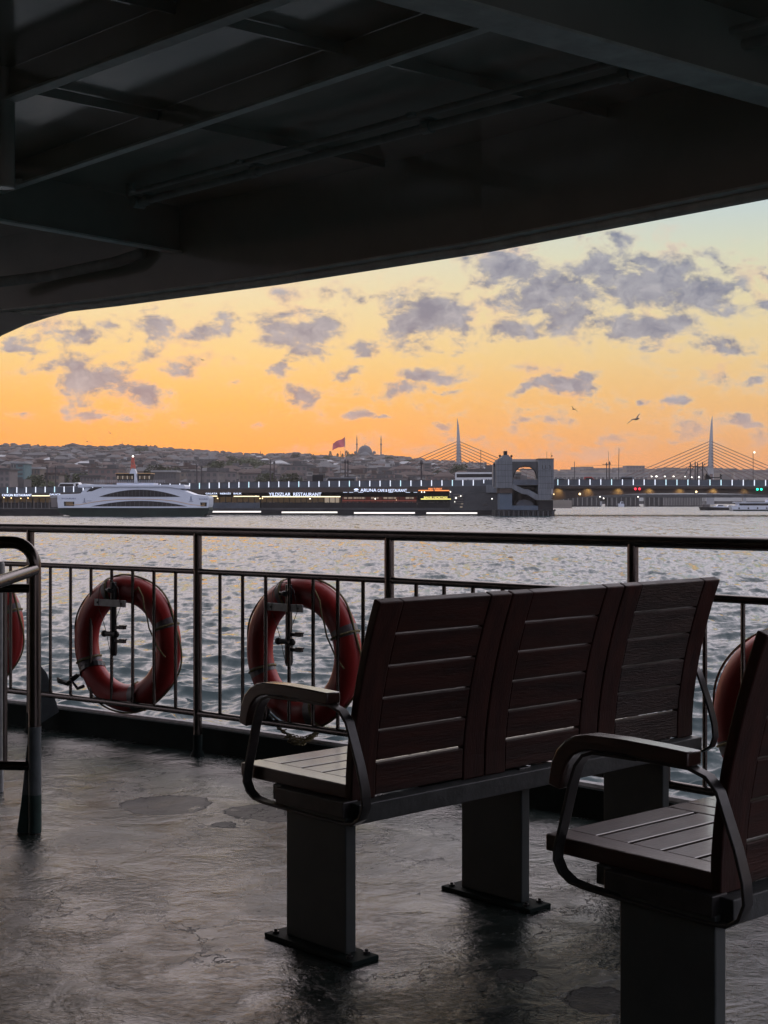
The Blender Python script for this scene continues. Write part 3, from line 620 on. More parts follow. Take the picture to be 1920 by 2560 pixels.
# hanging round speaker tube at the left
lp = P(5, 470, 4.78)
lf = empty('ceiling_lamp', Vector((lp.x, lp.y, zp)), label='dark round downlight tube hanging from the canopy at the left edge', cat='lamp')
m_ = MB(); m_.lathe([(.034, .0), (.042, .0), (.042, zp-lp.z)], lp, 24); m_.build('tube_body', M['paint'], lf, smooth=True)
m_ = MB(); m_.tube([lp+Vector((.041*math.cos(t), .041*math.sin(t), 0)) for t in [2*math.pi*k/24 for k in range(24)]], .0025, 6, closed=True); m_.build('rim', M['flange'], lf, smooth=True)
m_ = MB(); m_.lathe([(.03, .02), (.028, .022), (0, .022)], lp, 20); m_.build('glass', M['black'], lf)
jb = PZ(52, 456, 2.53); m_ = MB(); m_.bb(jb.x-.03, jb.x+.03, jb.y-.02, jb.y+.02, jb.z-.012, jb.z+.012); o = m_.build('junction_box', M['flange'], can, bevel=.004)
# ------------------------------------------------------------------ water
WS = .55
def make_water():
    m, nt, b = new_mat('sea_water'); b.inputs['Base Color'].default_value = (.012, .026, .029, 1); b.inputs['IOR'].default_value = 1.33; b.inputs['Specular IOR Level'].default_value = .5
    tc = nt.nodes.new('ShaderNodeTexCoord').outputs['Object']
    geo = nt.nodes.new('ShaderNodeNewGeometry')
    def slope(scale, amp, det, ro, vs):
        n = noise(nt, tc, scale, det, ro, .3, vs); v = nt.nodes.new('ShaderNodeVectorMath'); v.operation = 'MULTIPLY_ADD'; nt.links.new(n.outputs['Color'], v.inputs[0])
        v.inputs[1].default_value = (amp, amp, 0); v.inputs[2].default_value = (-amp/2, -amp/2-.045, 0); return v.outputs[0]
    s1 = slope(1.9, 1.05, 4, .62, (1, .26, 1)); s2 = slope(5.0, .28, 3, .6, (1, 1.4, 1)); s3 = slope(.5, .55, 3, .6, (1, .3, 1))
    va = nt.nodes.new('ShaderNodeVectorMath'); va.operation = 'ADD'; nt.links.new(s1, va.inputs[0]); nt.links.new(s2, va.inputs[1])
    vb = nt.nodes.new('ShaderNodeVectorMath'); vb.operation = 'ADD'; vc = nt.nodes.new('ShaderNodeVectorMath'); vc.operation = 'ADD'; nt.links.new(va.outputs[0], vc.inputs[0]); nt.links.new(s3, vc.inputs[1]); nt.links.new(vc.outputs[0], vb.inputs[0]); nt.links.new(geo.outputs['Normal'], vb.inputs[1])
    vn = nt.nodes.new('ShaderNodeVectorMath'); vn.operation = 'NORMALIZE'; nt.links.new(vb.outputs[0], vn.inputs[0]); nt.links.new(vn.outputs[0], b.inputs['Normal'])
    n3 = noise(nt, tc, .035, 3, .55)
    nt.links.new(math_(nt, 'MULTIPLY_ADD', n3.outputs['Fac'], .06, .015), b.inputs['Roughness'])
    r = np.random.default_rng(5); K = 96
    lam = np.exp(r.uniform(math.log(.28), math.log(4.2), K)); k = 2*np.pi/lam
    th = r.normal(math.radians(-75), math.radians(42), K); ph = r.uniform(0, 2*np.pi, K)
    ak = .046*np.where(lam > 2, .65, 1.0); am = ak/k
    nr, nf = 640, 1150
    D = 1/np.linspace(1/18.0, 1/900.0, nr)
    az = np.concatenate([np.linspace(-60, -19, 40, endpoint=False), np.linspace(-19, 19, nf), np.linspace(19, 60, 41)[1:]]); az = np.radians(az); nc = len(az)
    Dg, Ag = np.meshgrid(D, az, indexing='ij'); X = Dg*np.sin(Ag); Y = Dg*np.cos(Ag)
    dD = np.gradient(D)[:, None]
    Zz = np.zeros_like(X); DX = np.zeros_like(X); DY = np.zeros_like(X)
    gust = 1+.30*np.sin(X*.05+Y*.021+1)*np.sin(X*.017-Y*.043+2)
    for i in range(K):
        a = k[i]*(X*math.cos(th[i])+Y*math.sin(th[i]))+ph[i]
        w = np.clip(lam[i]/(.8*dD)-.2, 0, 1)*am[i]
        s, c = np.sin(a), np.cos(a); Zz += w*s; DX += w*c*math.cos(th[i]); DY += w*c*math.sin(th[i])
    Zz *= gust; X2 = X+1.15*DX*gust; Y2 = Y+1.15*DY*gust
    co = np.stack([X2, Y2, Zz+SEA], -1).reshape(-1, 3).astype(np.float32)
    me = bpy.data.meshes.new('sea'); me.vertices.add(len(co)); me.vertices.foreach_set('co', co.ravel())
    i = np.arange(nr-1)[:, None]*nc+np.arange(nc-1)[None, :]
    q = np.stack([i, i+1, i+nc+1, i+nc], -1).reshape(-1, 4)
    me.loops.add(q.size); me.loops.foreach_set('vertex_index', q.ravel().astype(np.int32)); me.polygons.add(len(q))
    me.polygons.foreach_set('loop_start', np.arange(0, q.size, 4, dtype=np.int32)); me.polygons.foreach_set('loop_total', np.full(len(q), 4, np.int32))
    me.polygons.foreach_set('use_smooth', np.ones(len(q), bool)); me.update(calc_edges=True); me.validate()
    me.materials.append(m); o = bpy.data.objects.new('water', me); C.objects.link(o); tag(o, kind='structure')
    mb = MB(); z = SEA-.55
    mb.add([(-2900, -700, z), (3300, -700, z), (3300, 3250, z), (-2900, 3250, z)], [(0, 1, 2, 3)])
    o2 = mb.build('water_far', m); tag(o2, kind='structure')
    # the sheet beyond the modelled swell, at the level of the swell
    mb = MB(); z = SEA-.02; mb.add([(-2600, 820, z), (2900, 820, z), (2900, 3200, z), (-2600, 3200, z)], [(0, 1, 2, 3)])
    o3 = mb.build('water_horizon', m); tag(o3, kind='structure')
make_water()

# ------------------------------------------------------------------ town colours
def townmat(name, c, win=True):
    return surf(name, c, rough=.8, var=.22, scale=.08, spec=.2)
T = {}
T['wallA'] = townmat('plaster_grey', (0.1451, 0.1306, 0.1306)); T['wallB'] = townmat('plaster_beige', (0.1685, 0.1451, 0.1264)); T['wallC'] = townmat('plaster_pink', (0.1596, 0.1209, 0.1161))
T['wallD'] = townmat('plaster_white', (0.2178, 0.2138, 0.2138)); T['wallE'] = townmat('plaster_dark', (0.0952, 0.0896, 0.0952)); T['wallF'] = townmat('plaster_teal', (0.1040, 0.1680, 0.1840))
T['roof'] = surf('tile_roof', (.075, .058, .055), rough=.9, var=.3, scale=.08, spec=.1); T['_r'] = townmat('tile_roof_b', (0.1024, 0.0544, 0.0416)); T['roofg'] = townmat('grey_roof', (0.0720, 0.0720, 0.0768)); T['pale'] = townmat('pale_roof', (0.2640, 0.2688, 0.2784))
T['win'] = surf('dark_windows', (.055, .058, .065), rough=.6, var=.2, scale=1)
T['leaf'] = surf('tree_leaves', (.045, .055, .028), rough=.8, var=.5, scale=.6, spec=.2); T['trunk'] = surf('tree_bark', (.05, .04, .03), rough=.9, scale=3)
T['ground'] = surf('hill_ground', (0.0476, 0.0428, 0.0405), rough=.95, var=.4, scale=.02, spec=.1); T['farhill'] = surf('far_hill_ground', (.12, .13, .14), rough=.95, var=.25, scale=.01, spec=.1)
T['stone'] = townmat('mosque_stone', (0.1080, 0.1044, 0.1080)); T['lead'] = townmat('lead_dome', (0.0840, 0.0924, 0.1050)); T['flag'] = surf('red_flag_cloth', (.52, .08, .11), rough=.8, var=.15, scale=.3)
T['conc'] = surf('bridge_concrete', (0.0538, 0.0571, 0.0638), rough=.7, var=.2, scale=.4, spec=.12); T['slate'] = surf('tower_panels', (0.1012, 0.1138, 0.1349), rough=.5, var=.25, scale=.35, vscale=(6, 6, .6))
T['blue'] = surf('blue_grey_panels', (0.0530, 0.0816, 0.1224), rough=.5, var=.15, scale=.5); T['dark'] = surf('dark_steelwork', (0.0158, 0.0162, 0.0189), rough=.6, var=.3, scale=.4, spec=.12)
T['brown'] = surf('brown_fascia', (0.0330, 0.0210, 0.0168), rough=.6, var=.3, scale=.3); T['parapet'] = surf('glass_parapet', (0.0450, 0.0570, 0.0780), rough=.35, var=.3, scale=.5)
T['mast'] = surf('dark_mast_paint', (.03, .025, .03), rough=.6); T['metro'] = surf('metro_bridge_paint', (.30, .31, .34), rough=.6, var=.1, scale=.05); T['cable'] = surf('rusty_cable', (.12, .07, .06), rough=.7)
T['white'] = surf('white_ship_paint', (.50, .54, .63), rough=.35, var=.06, scale=.3); T['hull'] = surf('dark_green_hull', (.010, .022, .020), rough=.5, var=.3, scale=.3, spec=.12)
T['glass'] = surf('dark_glazing', (.022, .022, .024), rough=.5, var=.3, scale=.8, spec=.15); T['gold'] = surf('golden_line', (.45, .28, .14), rough=.5); T['orange'] = surf('red_mast_paint', (.42, .10, .07), rough=.6)
T['navy'] = surf('navy_lettering', (.05, .07, .16), rough=.5); T['bus'] = surf('bus_white', (.55, .57, .6), rough=.3, var=.05, scale=.5); T['carred'] = surf('red_car_paint', (.30, .03, .03), rough=.35); T['cargrey'] = surf('grey_car_paint', (.12, .13, .15), rough=.3)
T['rubber'] = surf('tyre_rubber', (.015, .015, .015), rough=.8); T['cream'] = surf('lit_cream_panel', (.5, .42, .3), rough=.6); T['seatred'] = surf('red_awning', (.30, .07, .04), rough=.6)
T['cloth'] = surf('dark_clothes', (.03, .03, .035), rough=.9); T['bird'] = surf('gull_feathers', (.09, .085, .08), rough=.8)
E = {}
E['bar'] = emis('white_light_bar', (.86, .90, 1.0), .95); E['barb'] = emis('bluish_light_bar', (.66, .92, .98), .9); E['sign'] = emis('white_sign_light', (.72, .80, 1.0), .95)
E['strip'] = emis('warm_light_strip', (1.0, .86, .55), 1.5); E['org'] = emis('orange_light_strip', (1.0, .30, .08), 1.3); E['yel'] = emis('yellow_sign_light', (1.0, .88, .25), 1.1)
E['water'] = emis('pale_platform_light', (1.0, .93, .86), 1.0); E['red'] = emis('red_signal', (1.0, .03, .05), 3.0); E['green'] = emis('green_signal', (.02, 1.0, .55), 2.5)
E['lamp'] = emis('white_lamp', (1.0, .95, .85), 3.0); E['warm'] = emis('warm_lamp', (1.0, .72, .35), 3.0); E['room'] = emis('lit_interior', (1.0, .60, .25), .045, (.05, .035, .02)); E['roomw'] = emis('lit_panel', (1.0, .80, .60), .26, (.1, .08, .06)); E['redl'] = emis('red_interior', (1.0, .12, .06), .035, (.04, .015, .01))

# ------------------------------------------------------------------ hillside town
sky_pts = [(-300, 1108), (0, 1118), (60, 1120), (150, 1124), (250, 1124), (300, 1121), (340, 1123), (400, 1127), (480, 1132), (540, 1137), (600, 1141), (660, 1143), (700, 1142), (760, 1142), (800, 1147), (860, 1150), (905, 1146), (960, 1146), (1000, 1150), (1040, 1154), (1060, 1158), (1100, 1161), (1150, 1164), (1200, 1170), (1240, 1182), (1290, 1195), (1400, 1212), (1500, 1225)]
sky_pts = [(a, b+1) for a, b in sky_pts]
far_pts = [(1050, 1200), (1150, 1186), (1250, 1184), (1350, 1185), (1420, 1183), (1470, 1180), (1540, 1183), (1600, 1184), (1700, 1184), (1780, 1180), (1820, 1182), (1880, 1188), (1920, 1186), (2300, 1180)]
def interp(pts, x):
    return float(np.interp(x, [p[0] for p in pts], [p[1] for p in pts]))
D0, DR = 720.0, 2350.0
def hill_z(X, D, jit=0):
    px = CX+F*X/D; ys = interp(sky_pts, px); t = min(1.12, max(0, (D-D0)/(DR-D0)))
    zr = CAMZ+(HY-ys)*DR/F
    return -2.6+(zr+2.6)*(t**.9 if t <= 1 else 1-(t-1)*1.5)
def terrain(name, pts, fn, d0, d1, x0, x1, mat, nx=120, nd=26):
    vs = []; fs = []
    for i in range(nd+1):
        D = d0+(d1-d0)*i/nd
        for j in range(nx+1):
            px = x0+(x1-x0)*j/nx; X = (px-CX)*D/F; vs.append((X, D, fn(X, D) if i > 0 else -3.9))
    for i in range(nd):
        for j in range(nx):
            a = i*(nx+1)+j; fs.append((a, a+1, a+nx+2, a+nx+1))
    mb = MB(); mb.add(vs, fs); o = mb.build(name, mat, smooth='all'); return tag(o, kind='structure')
terrain('hillside', sky_pts, hill_z, D0-20, 2500, -300, 1430, T['ground'])
FD = 3000.0
def far_z(X, D):
    px = CX+F*X/D; ys = interp(far_pts, px); t = max(0, min(1, (D-1500)/(FD-1500))); return -2.6+(CAMZ+(HY-ys)*FD/F+2.6)*t
terrain('far_hills', far_pts, far_z, 1490, FD, 1040, 2300, T['farhill'], 90, 8)
def house_mesh(mb, c, w, d, h, rz, wall, roof, floors, hip, lod=0, win=2):
    M3 = Matrix.Rotation(rz, 3, 'Z'); c = Vector(c)
    def q(x, y, z): return c+M3 @ Vector((x, y, z))
    mb.m = wall; mb.box(q(0, 0, h/2-3), (w, d, h+6), rz=rz)
    mb.m = roof
    if hip:
        e = .5; a = [q(-w/2-e, -d/2-e, h), q(w/2+e, -d/2-e, h), q(w/2+e, d/2+e, h), q(-w/2-e, d/2+e, h)]; rh = min(w, d)*.22
        r1, r2 = q(-w*.22, 0, h+rh), q(w*.22, 0, h+rh)
        mb.add(a+[r1, r2], [(0, 1, 5, 4), (1, 2, 5), (2, 3, 4, 5), (3, 0, 4), (3, 2, 1, 0)])
    else:
        mb.box(q(0, 0, h+.25), (w+.5, d+.5, .5), rz=rz)
        if lod == 0: mb.box(q(w*.2, d*.1, h+1.5), (w*.3, d*.35, 2.2), rz=rz)
    mb.m = win; n = max(2, int(w/2.9)); fh = h/floors
    for f in range(floors):
        z = fh*(f+.55)
        if lod == 1:
            mb.box(q(0, -d/2-.03, z), (w*.84, .12, fh*.4), rz=rz)
        else:
            for i in range(n):
                x = -w/2+w*(i+.5)/n; mb.box(q(x, -d/2-.03, z), (w/n*.52, .14, fh*.48), rz=rz)
            for yy in (-1, 1): mb.box(q(yy*(w/2+.03), 0, z), (.14, d*.6, fh*.42), rz=rz)
walls = ['wallA', 'wallB', 'wallC', 'wallD', 'wallE', 'wallF']; roofs = ['roof', 'roofg', 'pale']
r = random.Random(21)
variants = []
for wi, wn_ in enumerate(walls[:5]):
    for (w, d, h, fl, hip, ro) in ((13, 11, 12, 3, wi % 2 == 0, 'roof'), (17, 12, 17, 5, False, 'roofg'), (11, 10, 11, 3, wi % 2 == 1, 'roofg'), (24, 13, 14, 4, False, 'roofg')):
        mb = MB(); house_mesh(mb, (0, 0, 0), w, d, h, 0, 0, 1, fl, hip)
        o = mb.build('hillside_house', [T[wn_], T[ro], T['win']]); variants.append((o, w, wi, hip, fl)); C.objects.unlink(o)
wl_names = ['grey', 'beige', 'dusky pink', 'whitish', 'dark']
spots = []
tries = 0
while len(spots) < 3000 and tries < 60000:
    tries += 1
    px = r.uniform(-260, 1330); t = r.random()**.75; D = D0+30+(DR-D0-30)*t
    if px > 1180 and r.random() < .4: continue
    X = (px-CX)*D/F
    spots.append((D, X))
spots.sort()
nearset = set()
vis = [i for i, (D, X) in enumerate(spots) if -10 < CX+F*X/D < 1235]
for i in vis[:190]: nearset.add(i)
ridge = [i for i in vis if spots[i][0] > 2270]
for i in ridge[:90]: nearset.add(i)
stuff = MB(); matlist = [T[w] for w in walls[:5]]+[T['roof'], T['roofg'], T['win'], T['pale']]
for i, (D, X) in enumerate(spots):
    v, w, wi, hip, fl = variants[r.randrange(len(variants))]
    if D > 850:
        if fl >= 4: v, w, wi, hip, fl = variants[(r.randrange(5))*4]
    z = hill_z(X, D)-1; rz = math.atan2(-X, D)+r.uniform(-.5, .5); s = r.uniform(.75, 1.2)*(.58 if D > 1900 else .62 if D > 1300 else .85)
    if i in nearset:
        o = v.copy(); C.objects.link(o); o.location = (X, D, z); o.rotation_euler.z = rz; o.scale = (s, s, s*r.uniform(.85, 1.15))
        where = 'on the hillside behind the bridge' if D < 2200 else 'on the skyline ridge'
        tag(o, '%s %s house %s' % (wl_names[wi], 'hip roofed' if hip else 'flat roofed' if fl < 5 else 'tall flat roofed', where), 'house', 'houses on the hillside')
    else:
        W_ = w*s; H_ = {5: 16, 4: 13, 3: 11.5}[fl]*s
        house_mesh(stuff, (X, D, z), W_, 11*s, H_, rz, wi, 5 if (hip and r.random() < .5) else (6 if r.random() < .93 else 8), fl, hip, lod=1 if D > 1250 else 0, win=7)
o = stuff.build('distant_houses', matlist); tag(o, 'dense mass of small houses filling the hillside behind the bridge', 'houses', kind='stuff')
# low far roofs on the right, across the water
mb = MB(); r = random.Random(5)
for k in range(420):
    px = r.uniform(1080, 2000); D = r.uniform(2300, 2990); X = (px-CX)*D/F; z = far_z(X, D)
    mb.m = r.choice((0, 1, 3)); w = r.uniform(14, 36); h = r.uniform(8, 18); mb.box((X, D, z+h/2-4), (w, 14, h), rz=r.uniform(-.3, .3))
o = mb.build('far_houses', [T['wallA'], T['wallB'], T['win'], T['roofg']]); tag(o, 'pale far off buildings on the low hills at the right', 'houses', kind='stuff')
# long pale sheds and a big block beyond the bridge deck on the right
def block(name, x0, x1, yt, yb, D, depth, mat, label, cat='building', wins=0, cols=0, roof=None):
    a, b = P(x0, yt, D), P(x1, yb, D); mb = MB(); loc = Vector(((a.x+b.x)/2, D+depth/2, b.z))
    o = empty(name, loc, label=label, cat=cat)
    mb.bb(a.x, b.x, D, D+depth, b.z, a.z); mb.build('wall', mat, o)
    if roof: mb = MB(); mb.bb(a.x-.6, b.x+.6, D-.6, D+depth+.6, a.z, a.z+.9); mb.build('roof', roof, o)
    if wins:
        hh = (a.z-b.z)/wins; ww = (b.x-a.x)/cols
        for i in range(wins):
            for j in range(cols):
                mb = MB(); x = a.x+ww*(j+.5); z = b.z+hh*(i+.5); mb.bb(x-ww*.3, x+ww*.3, D-.12, D+.05, z-hh*.27, z+hh*.27); mb.build('window', T['win'], o)
    return o
block('terminal_building', 1385, 1620, 1184, 1222, 1500, 30, T['wallD'], 'long pale flat building seen above the bridge parapet on the right', wins=1, cols=22, roof=T['pale'])
block('tower_block', 1566, 1612, 1164, 1190, 1900, 30, T['wallA'], 'pale square block rising above the long flat building', wins=3, cols=6)
block('office_building', 1186, 1217, 1156, 1186, 1700, 20, T['wallD'], 'pale box building between the cable bridge pylon and the bridge tower', wins=4, cols=4)
# nearer buildings at the far left
block('corner_building', -40, 24, 1175, 1235, 640, 14, T['wallA'], 'grey plaster building at the left edge behind the bridge', wins=4, cols=5, roof=T['roofg'])
block('teal_building', 40, 61, 1159, 1232, 690, 14, T['wallF'], 'narrow teal grey office building at the far left', wins=7, cols=1, roof=T['pale'])
block('white_building', 27, 41, 1158, 1230, 700, 14, T['wallD'], 'narrow whitish building joined beside the teal one', wins=5, cols=2, roof=T['pale'])
block('dark_hall', 24, 60, 1198, 1234, 660, 14, T['wallE'], 'low dark hall below the teal building', wins=1, cols=5)
block('shop_row', 62, 100, 1172, 1234, 720, 12, T['wallB'], 'beige building with slanted pale roof right of the teal one', wins=4, cols=5, roof=T['pale'])
block('arched_house', 101, 148, 1186, 1234, 730, 12, T['wallB'], 'beige three storey house behind the left pair of masts', wins=3, cols=5, roof=T['roof'])
block('low_block', 200, 250, 1192, 1234, 735, 12, T['wallA'], 'grey low block just left above the white ferry', wins=3, cols=6, roof=T['roofg'])
block('long_hall', 380, 440, 1180, 1222, 760, 14, T['wallE'], 'long low hall with pale roof right of the wheelhouse', wins=2, cols=9, roof=T['pale'])
block('ribbed_office', 1058, 1078, 1158, 1210, 900, 12, T['wallA'], 'narrow office block with stacked pale balconies beside the dark mast', wins=7, cols=1, roof=T['pale'])
block('square_office', 958, 976, 1166, 1186, 1150, 12, T['wallD'], 'small pale office on the slope below the mosque', wins=3, cols=3)

# trees
def tree_mesh(seed, h, cw, name='tree'):
    rr = random.Random(seed); root = empty('tree'); mb = MB()
    mb.tube([(0, 0, -1), (.1, 0, h*.3), (0, .1, h*.62)], [h*.03, h*.022, h*.01], 6)
    for k in range(4):
        a = rr.uniform(0, 6.3); mb.tube([(0, 0, h*.3), (math.cos(a)*cw*.3, math.sin(a)*cw*.3, h*.62)], [h*.014, h*.005], 5)
    mb.build('trunk', T['trunk'], root)
    mb = MB(); cl = [(rr.gauss(0, cw*.22), rr.gauss(0, cw*.2), h*rr.uniform(.38, .88), cw*rr.uniform(.14, .28)) for _ in range(13)]
    for x, y, z, rad in cl:
        for k in range(70):
            v = Vector((rr.gauss(0, 1), rr.gauss(0, 1), rr.gauss(0, 1))).normalized()*rad*rr.uniform(.55, 1.1); c = Vector((x, y, z))+Vector((v.x, v.y, v.z*.8))
            e = Vector((rr.gauss(0, 1), rr.gauss(0, 1), rr.gauss(0, 1))).normalized(); g = e.orthogonal().normalized(); s = cw*rr.uniform(.025, .06)
            mb.add([c-e*s, c+g*s*.7, c+e*s, c-g*s*.7], [(0, 1, 2, 3)])
    mb.build('crown', T['leaf'], root); return root
tv = [tree_mesh(3, 11, 12), tree_mesh(4, 13, 11), tree_mesh(9, 9, 10)]
r = random.Random(8); clusters = [(88, 1212, 690, 26, 7), (185, 1215, 745, 30, 8), (235, 1205, 800, 30, 7), (420, 1195, 850, 45, 12), (565, 1165, 1400, 30, 8), (560, 1190, 1000, 40, 9), (640, 1180, 1100, 60, 8), (690, 1215, 760, 40, 5), (880, 1150, 2250, 26, 8), (990, 1165, 1700, 50, 10), (1050, 1172, 1400, 30, 7), (1120, 1190, 1000, 35, 8), (300, 1150, 1700, 80, 9), (760, 1160, 1700, 60, 9), (130, 1150, 1500, 60, 7)]
used = [False]*3; where = {0: 'by the quay at the far left'}
for cx_, cy_, D, sp_, n_ in clusters:
    for k in range(n_):
        px = cx_+r.uniform(-sp_, sp_); d = D*r.uniform(.96, 1.05); X = (px-CX)*d/F; vi = r.randrange(3)
        o = tv[vi] if not used[vi] else copy_tree(tv[vi]); used[vi] = True
        o.location = (X, d, hill_z(X, d)-.5 if d > D0 else -1.5); s = r.uniform(.8, 1.3)*(.8 if d > 1300 else 1); o.scale = (s, s, s); o.rotation_euler.z = r.uniform(0, 6)
        lab = 'dull green round crowned tree by the quay at the far left' if px < 300 and D < 900 else 'dull green tree on the slope beside the mosque' if 840 < px < 930 and D > 2000 else 'dull green round crowned tree among the hillside houses'
        tag(o, lab, 'tree', 'trees between the hillside houses')
# cypresses beside the flag
r = random.Random(2)
for k, (px, yt, yb) in enumerate(((826, 1128, 1144), (823, 1136, 1145), (844, 1134, 1146), (856, 1134, 1146), (866, 1127, 1146), (870, 1130, 1146))):
    D = 2230; a = P(px, yb, D); h = (yb-yt)*D/F+5
    o = empty('cypress_tree', (a.x, D, a.z-5), label='dark pointed cypress near the big red flag', cat='tree', group='cypresses on the ridge')
    mb = MB(); mb.tube([(a.x, D, a.z-5), (a.x, D, a.z)], .5, 5); mb.build('trunk', T['trunk'], o); mb = MB()
    for j in range(220):
        z = h*r.uniform(.1, 1); rad = h*.17*math.sin(math.pi*min(1, (1.08-z/h)))**.7*r.uniform(.5, 1.1); t = r.uniform(0, 6.3); c = Vector((a.x+rad*math.cos(t), D+rad*math.sin(t), a.z-5+z)); e = Vector((r.gauss(0, .5), r.gauss(0, .5), 1)).normalized(); g = e.orthogonal().normalized(); s = .8
        mb.add([c-e*s, c+g*s*.6, c+e*s, c-g*s*.6], [(0, 1, 2, 3)])
    mb.build('crown', T['leaf'], o)

# mosque
D = 2240; k_ = D/F; c = P(912.5, 1147, D); mo = empty('mosque', c, label='domed mosque with two tall minarets on the ridge', cat='mosque')
def lat(prof): return [(rr_*k_, z_*k_) for rr_, z_ in prof]
mb = MB(); mb.box(c+Vector((0, 8, 1*k_-10)), (58*k_, 40*k_, 14*k_+20)); mb.box(c+Vector((0, 0, 9*k_)), (46*k_, 36*k_, 9*k_))
for sx in (-1, 1): mb.box(c+Vector((sx*26*k_, 0, -2*k_)), (9*k_, 30*k_, 24*k_)); mb.box(c+Vector((sx*37*k_, 6, -4*k_)), (24*k_, 20*k_, 14*k_))
mb.box(c+Vector((52*k_, 10, -.5*k_)), (52*k_, 20*k_, 10*k_)); mb.build('wall', T['stone'], mo)
mb = MB(); mb.lathe(lat([(18.5, 11), (18.5, 16), (18, 16.5), (17.2, 21), (15, 25.5), (11.5, 29.5), (7, 32.3), (2.5, 33.6), (0.6, 34), (.5, 37), (0, 38)]), c, 20); mb.build('dome', T['lead'], mo, smooth=True)
for sx in (-1, 1):
    for dy in (-1, 1):
        mb = MB(); mb.lathe(lat([(4, 0), (4, 3.2), (3, 5), (0, 6)]), c+Vector((sx*23*k_, dy*14*k_, 13*k_)), 10); mb.build('small_dome', T['lead'], mo, smooth=True)
mb = MB(); mb.lathe(lat([(13, 0), (12.4, 3), (9, 6), (0, 8.5)]), c+Vector((0, -18*k_, 8*k_)), 14); mb.build('half_dome', T['lead'], mo, smooth=True)
for x in (892.2, 952.6):
    mc = P(x, 1147, D); mb = MB(); mb.lathe(lat([(2.2, -8), (2.2, 5), (1.6, 8), (1.5, 34), (2.6, 35.5), (2.6, 38), (1.3, 38.4), (1.2, 46), (1.5, 47), (0.05, 60)]), mc, 10); mb.build('minaret', T['stone'], mo, smooth=False)
# flag
D = 1900; a = P(862.5, 1172, D); fl = empty('flagpole', Vector((a.x, D, hill_z(a.x, D))), label='tall pole flying a big red flag on the ridge left of the mosque', cat='flagpole')
top = P(862.5, 1089, D); mb = MB(); mb.tube([(a.x, D, hill_z(a.x, D)-1), top], [.45, .25], 8); mb.build('pole', T['metro'], fl)
mb = MB(); vs = []; nU, nV = 18, 8
for i in range(nU+1):
    u = i/nU; xt = 862-30*u; yt = 1092.5+16.5*u+1.2*math.sin(u*7); yb = 1115+9.5*u+1.3*math.sin(u*7+.6)
    for j in range(nV+1):
        q = P(xt-1.2*(j/nV)*u, yt+(yb-yt)*j/nV, D); vs.append(q+Vector((0, 1.6*math.sin(u*8+j*.25), 0)))
n0 = len(vs); vs += [v+Vector((0, .08, 0)) for v in vs]; fs = []
for i in range(nU):
    for j in range(nV):
        p = i*(nV+1)+j; fs += [(p, p+1, p+nV+2, p+nV+1), (n0+p, n0+p+nV+1, n0+p+nV+2, n0+p+1)]
mb.add(vs, fs); mb.build('flag', T['flag'], fl, smooth='all')
# small domed tower left of the office
D = 1650; c = P(1174, 1166, D); k_ = D/F; o = empty('dome_turret', c, label='small dark pointed dome right of the left cable bridge pylon', cat='dome'); mb = MB(); mb.lathe(lat([(8, -20), (8, 0), (7, 3), (4, 7), (1.3, 9.5), (1, 12), (0, 16)]), c, 12); mb.build('dome', T['lead'], o, smooth=True)
# thin aerials and lone minaret on the ridge
for x, yt, yb, lab in ((305.5, 1104, 1122, 'slim dark minaret on the ridge above the ferry'), (651, 1126, 1142, 'thin mast on the skyline midway along the ridge'), (42, 1108, 1120, 'thin mast on the skyline at the far left')):
    a, b = P(x, yb+6, 2330), P(x, yt, 2330); mb = MB(); mb.tube([a, a+(b-a)*.6, b], [1.1, .8, .1], 8); o = mb.build('ridge_mast', T['mast'], loc=a); tag(o, lab, 'mast')
D = 2320; c = P(182, 1118, D); k_ = D/F; o = empty('ridge_mansion', c, label='large hip roofed mansion standing highest on the left skyline', cat='house'); mb = MB(); mb.box(c, (24*k_, 14*k_, 12*k_)); mb.box(c+Vector((-18*k_, 0, -4*k_)), (14*k_, 10*k_, 8*k_)); mb.build('wall', T['wallA'], o); mb = MB(); mb.lathe([(18*k_, 6*k_), (0, 11*k_)], c, 4); mb.build('roof', T['roof'], o)
# lit lamps scattered on the slope
for x, y, D, s in ((230, 1161, 1300, 1.5), (270, 1176, 1000, 1.7), (502, 1157, 1400, .9), (460, 1197, 1000, 1.3), (474, 1199, 1000, 1.2), (609, 1185, 1100, .8), (976, 1188, 1000, 1.1), (1629, 1191, 1300, 1.3), (1641, 1191, 1300, 1.3), (1662, 1191, 1300, 1.0), (1684, 1191, 1300, 1.0), (1712, 1191, 1300, 1.1), (1729, 1193, 1300, 1.0), (1747, 1193, 1300, 1.3), (500, 1190, 900, .8)):
    c = P(x, y, D); o = empty('street_lamp', (c.x, D, hill_z(c.x, D) if x < 1200 else c.z-8), label='lit white street lamp on the far shore', cat='street lamp', group='lit lamps on the far shore')
    mb = MB(); mb.tube([(c.x, D, c.z-9), (c.x, D, c.z)], .12, 6); mb.build('pole', T['mast'], o); mb = MB(); mb.ball(c, s*.62, 8, (1.2, .6, .8)); mb.build('lamp_head', E['lamp'], o)

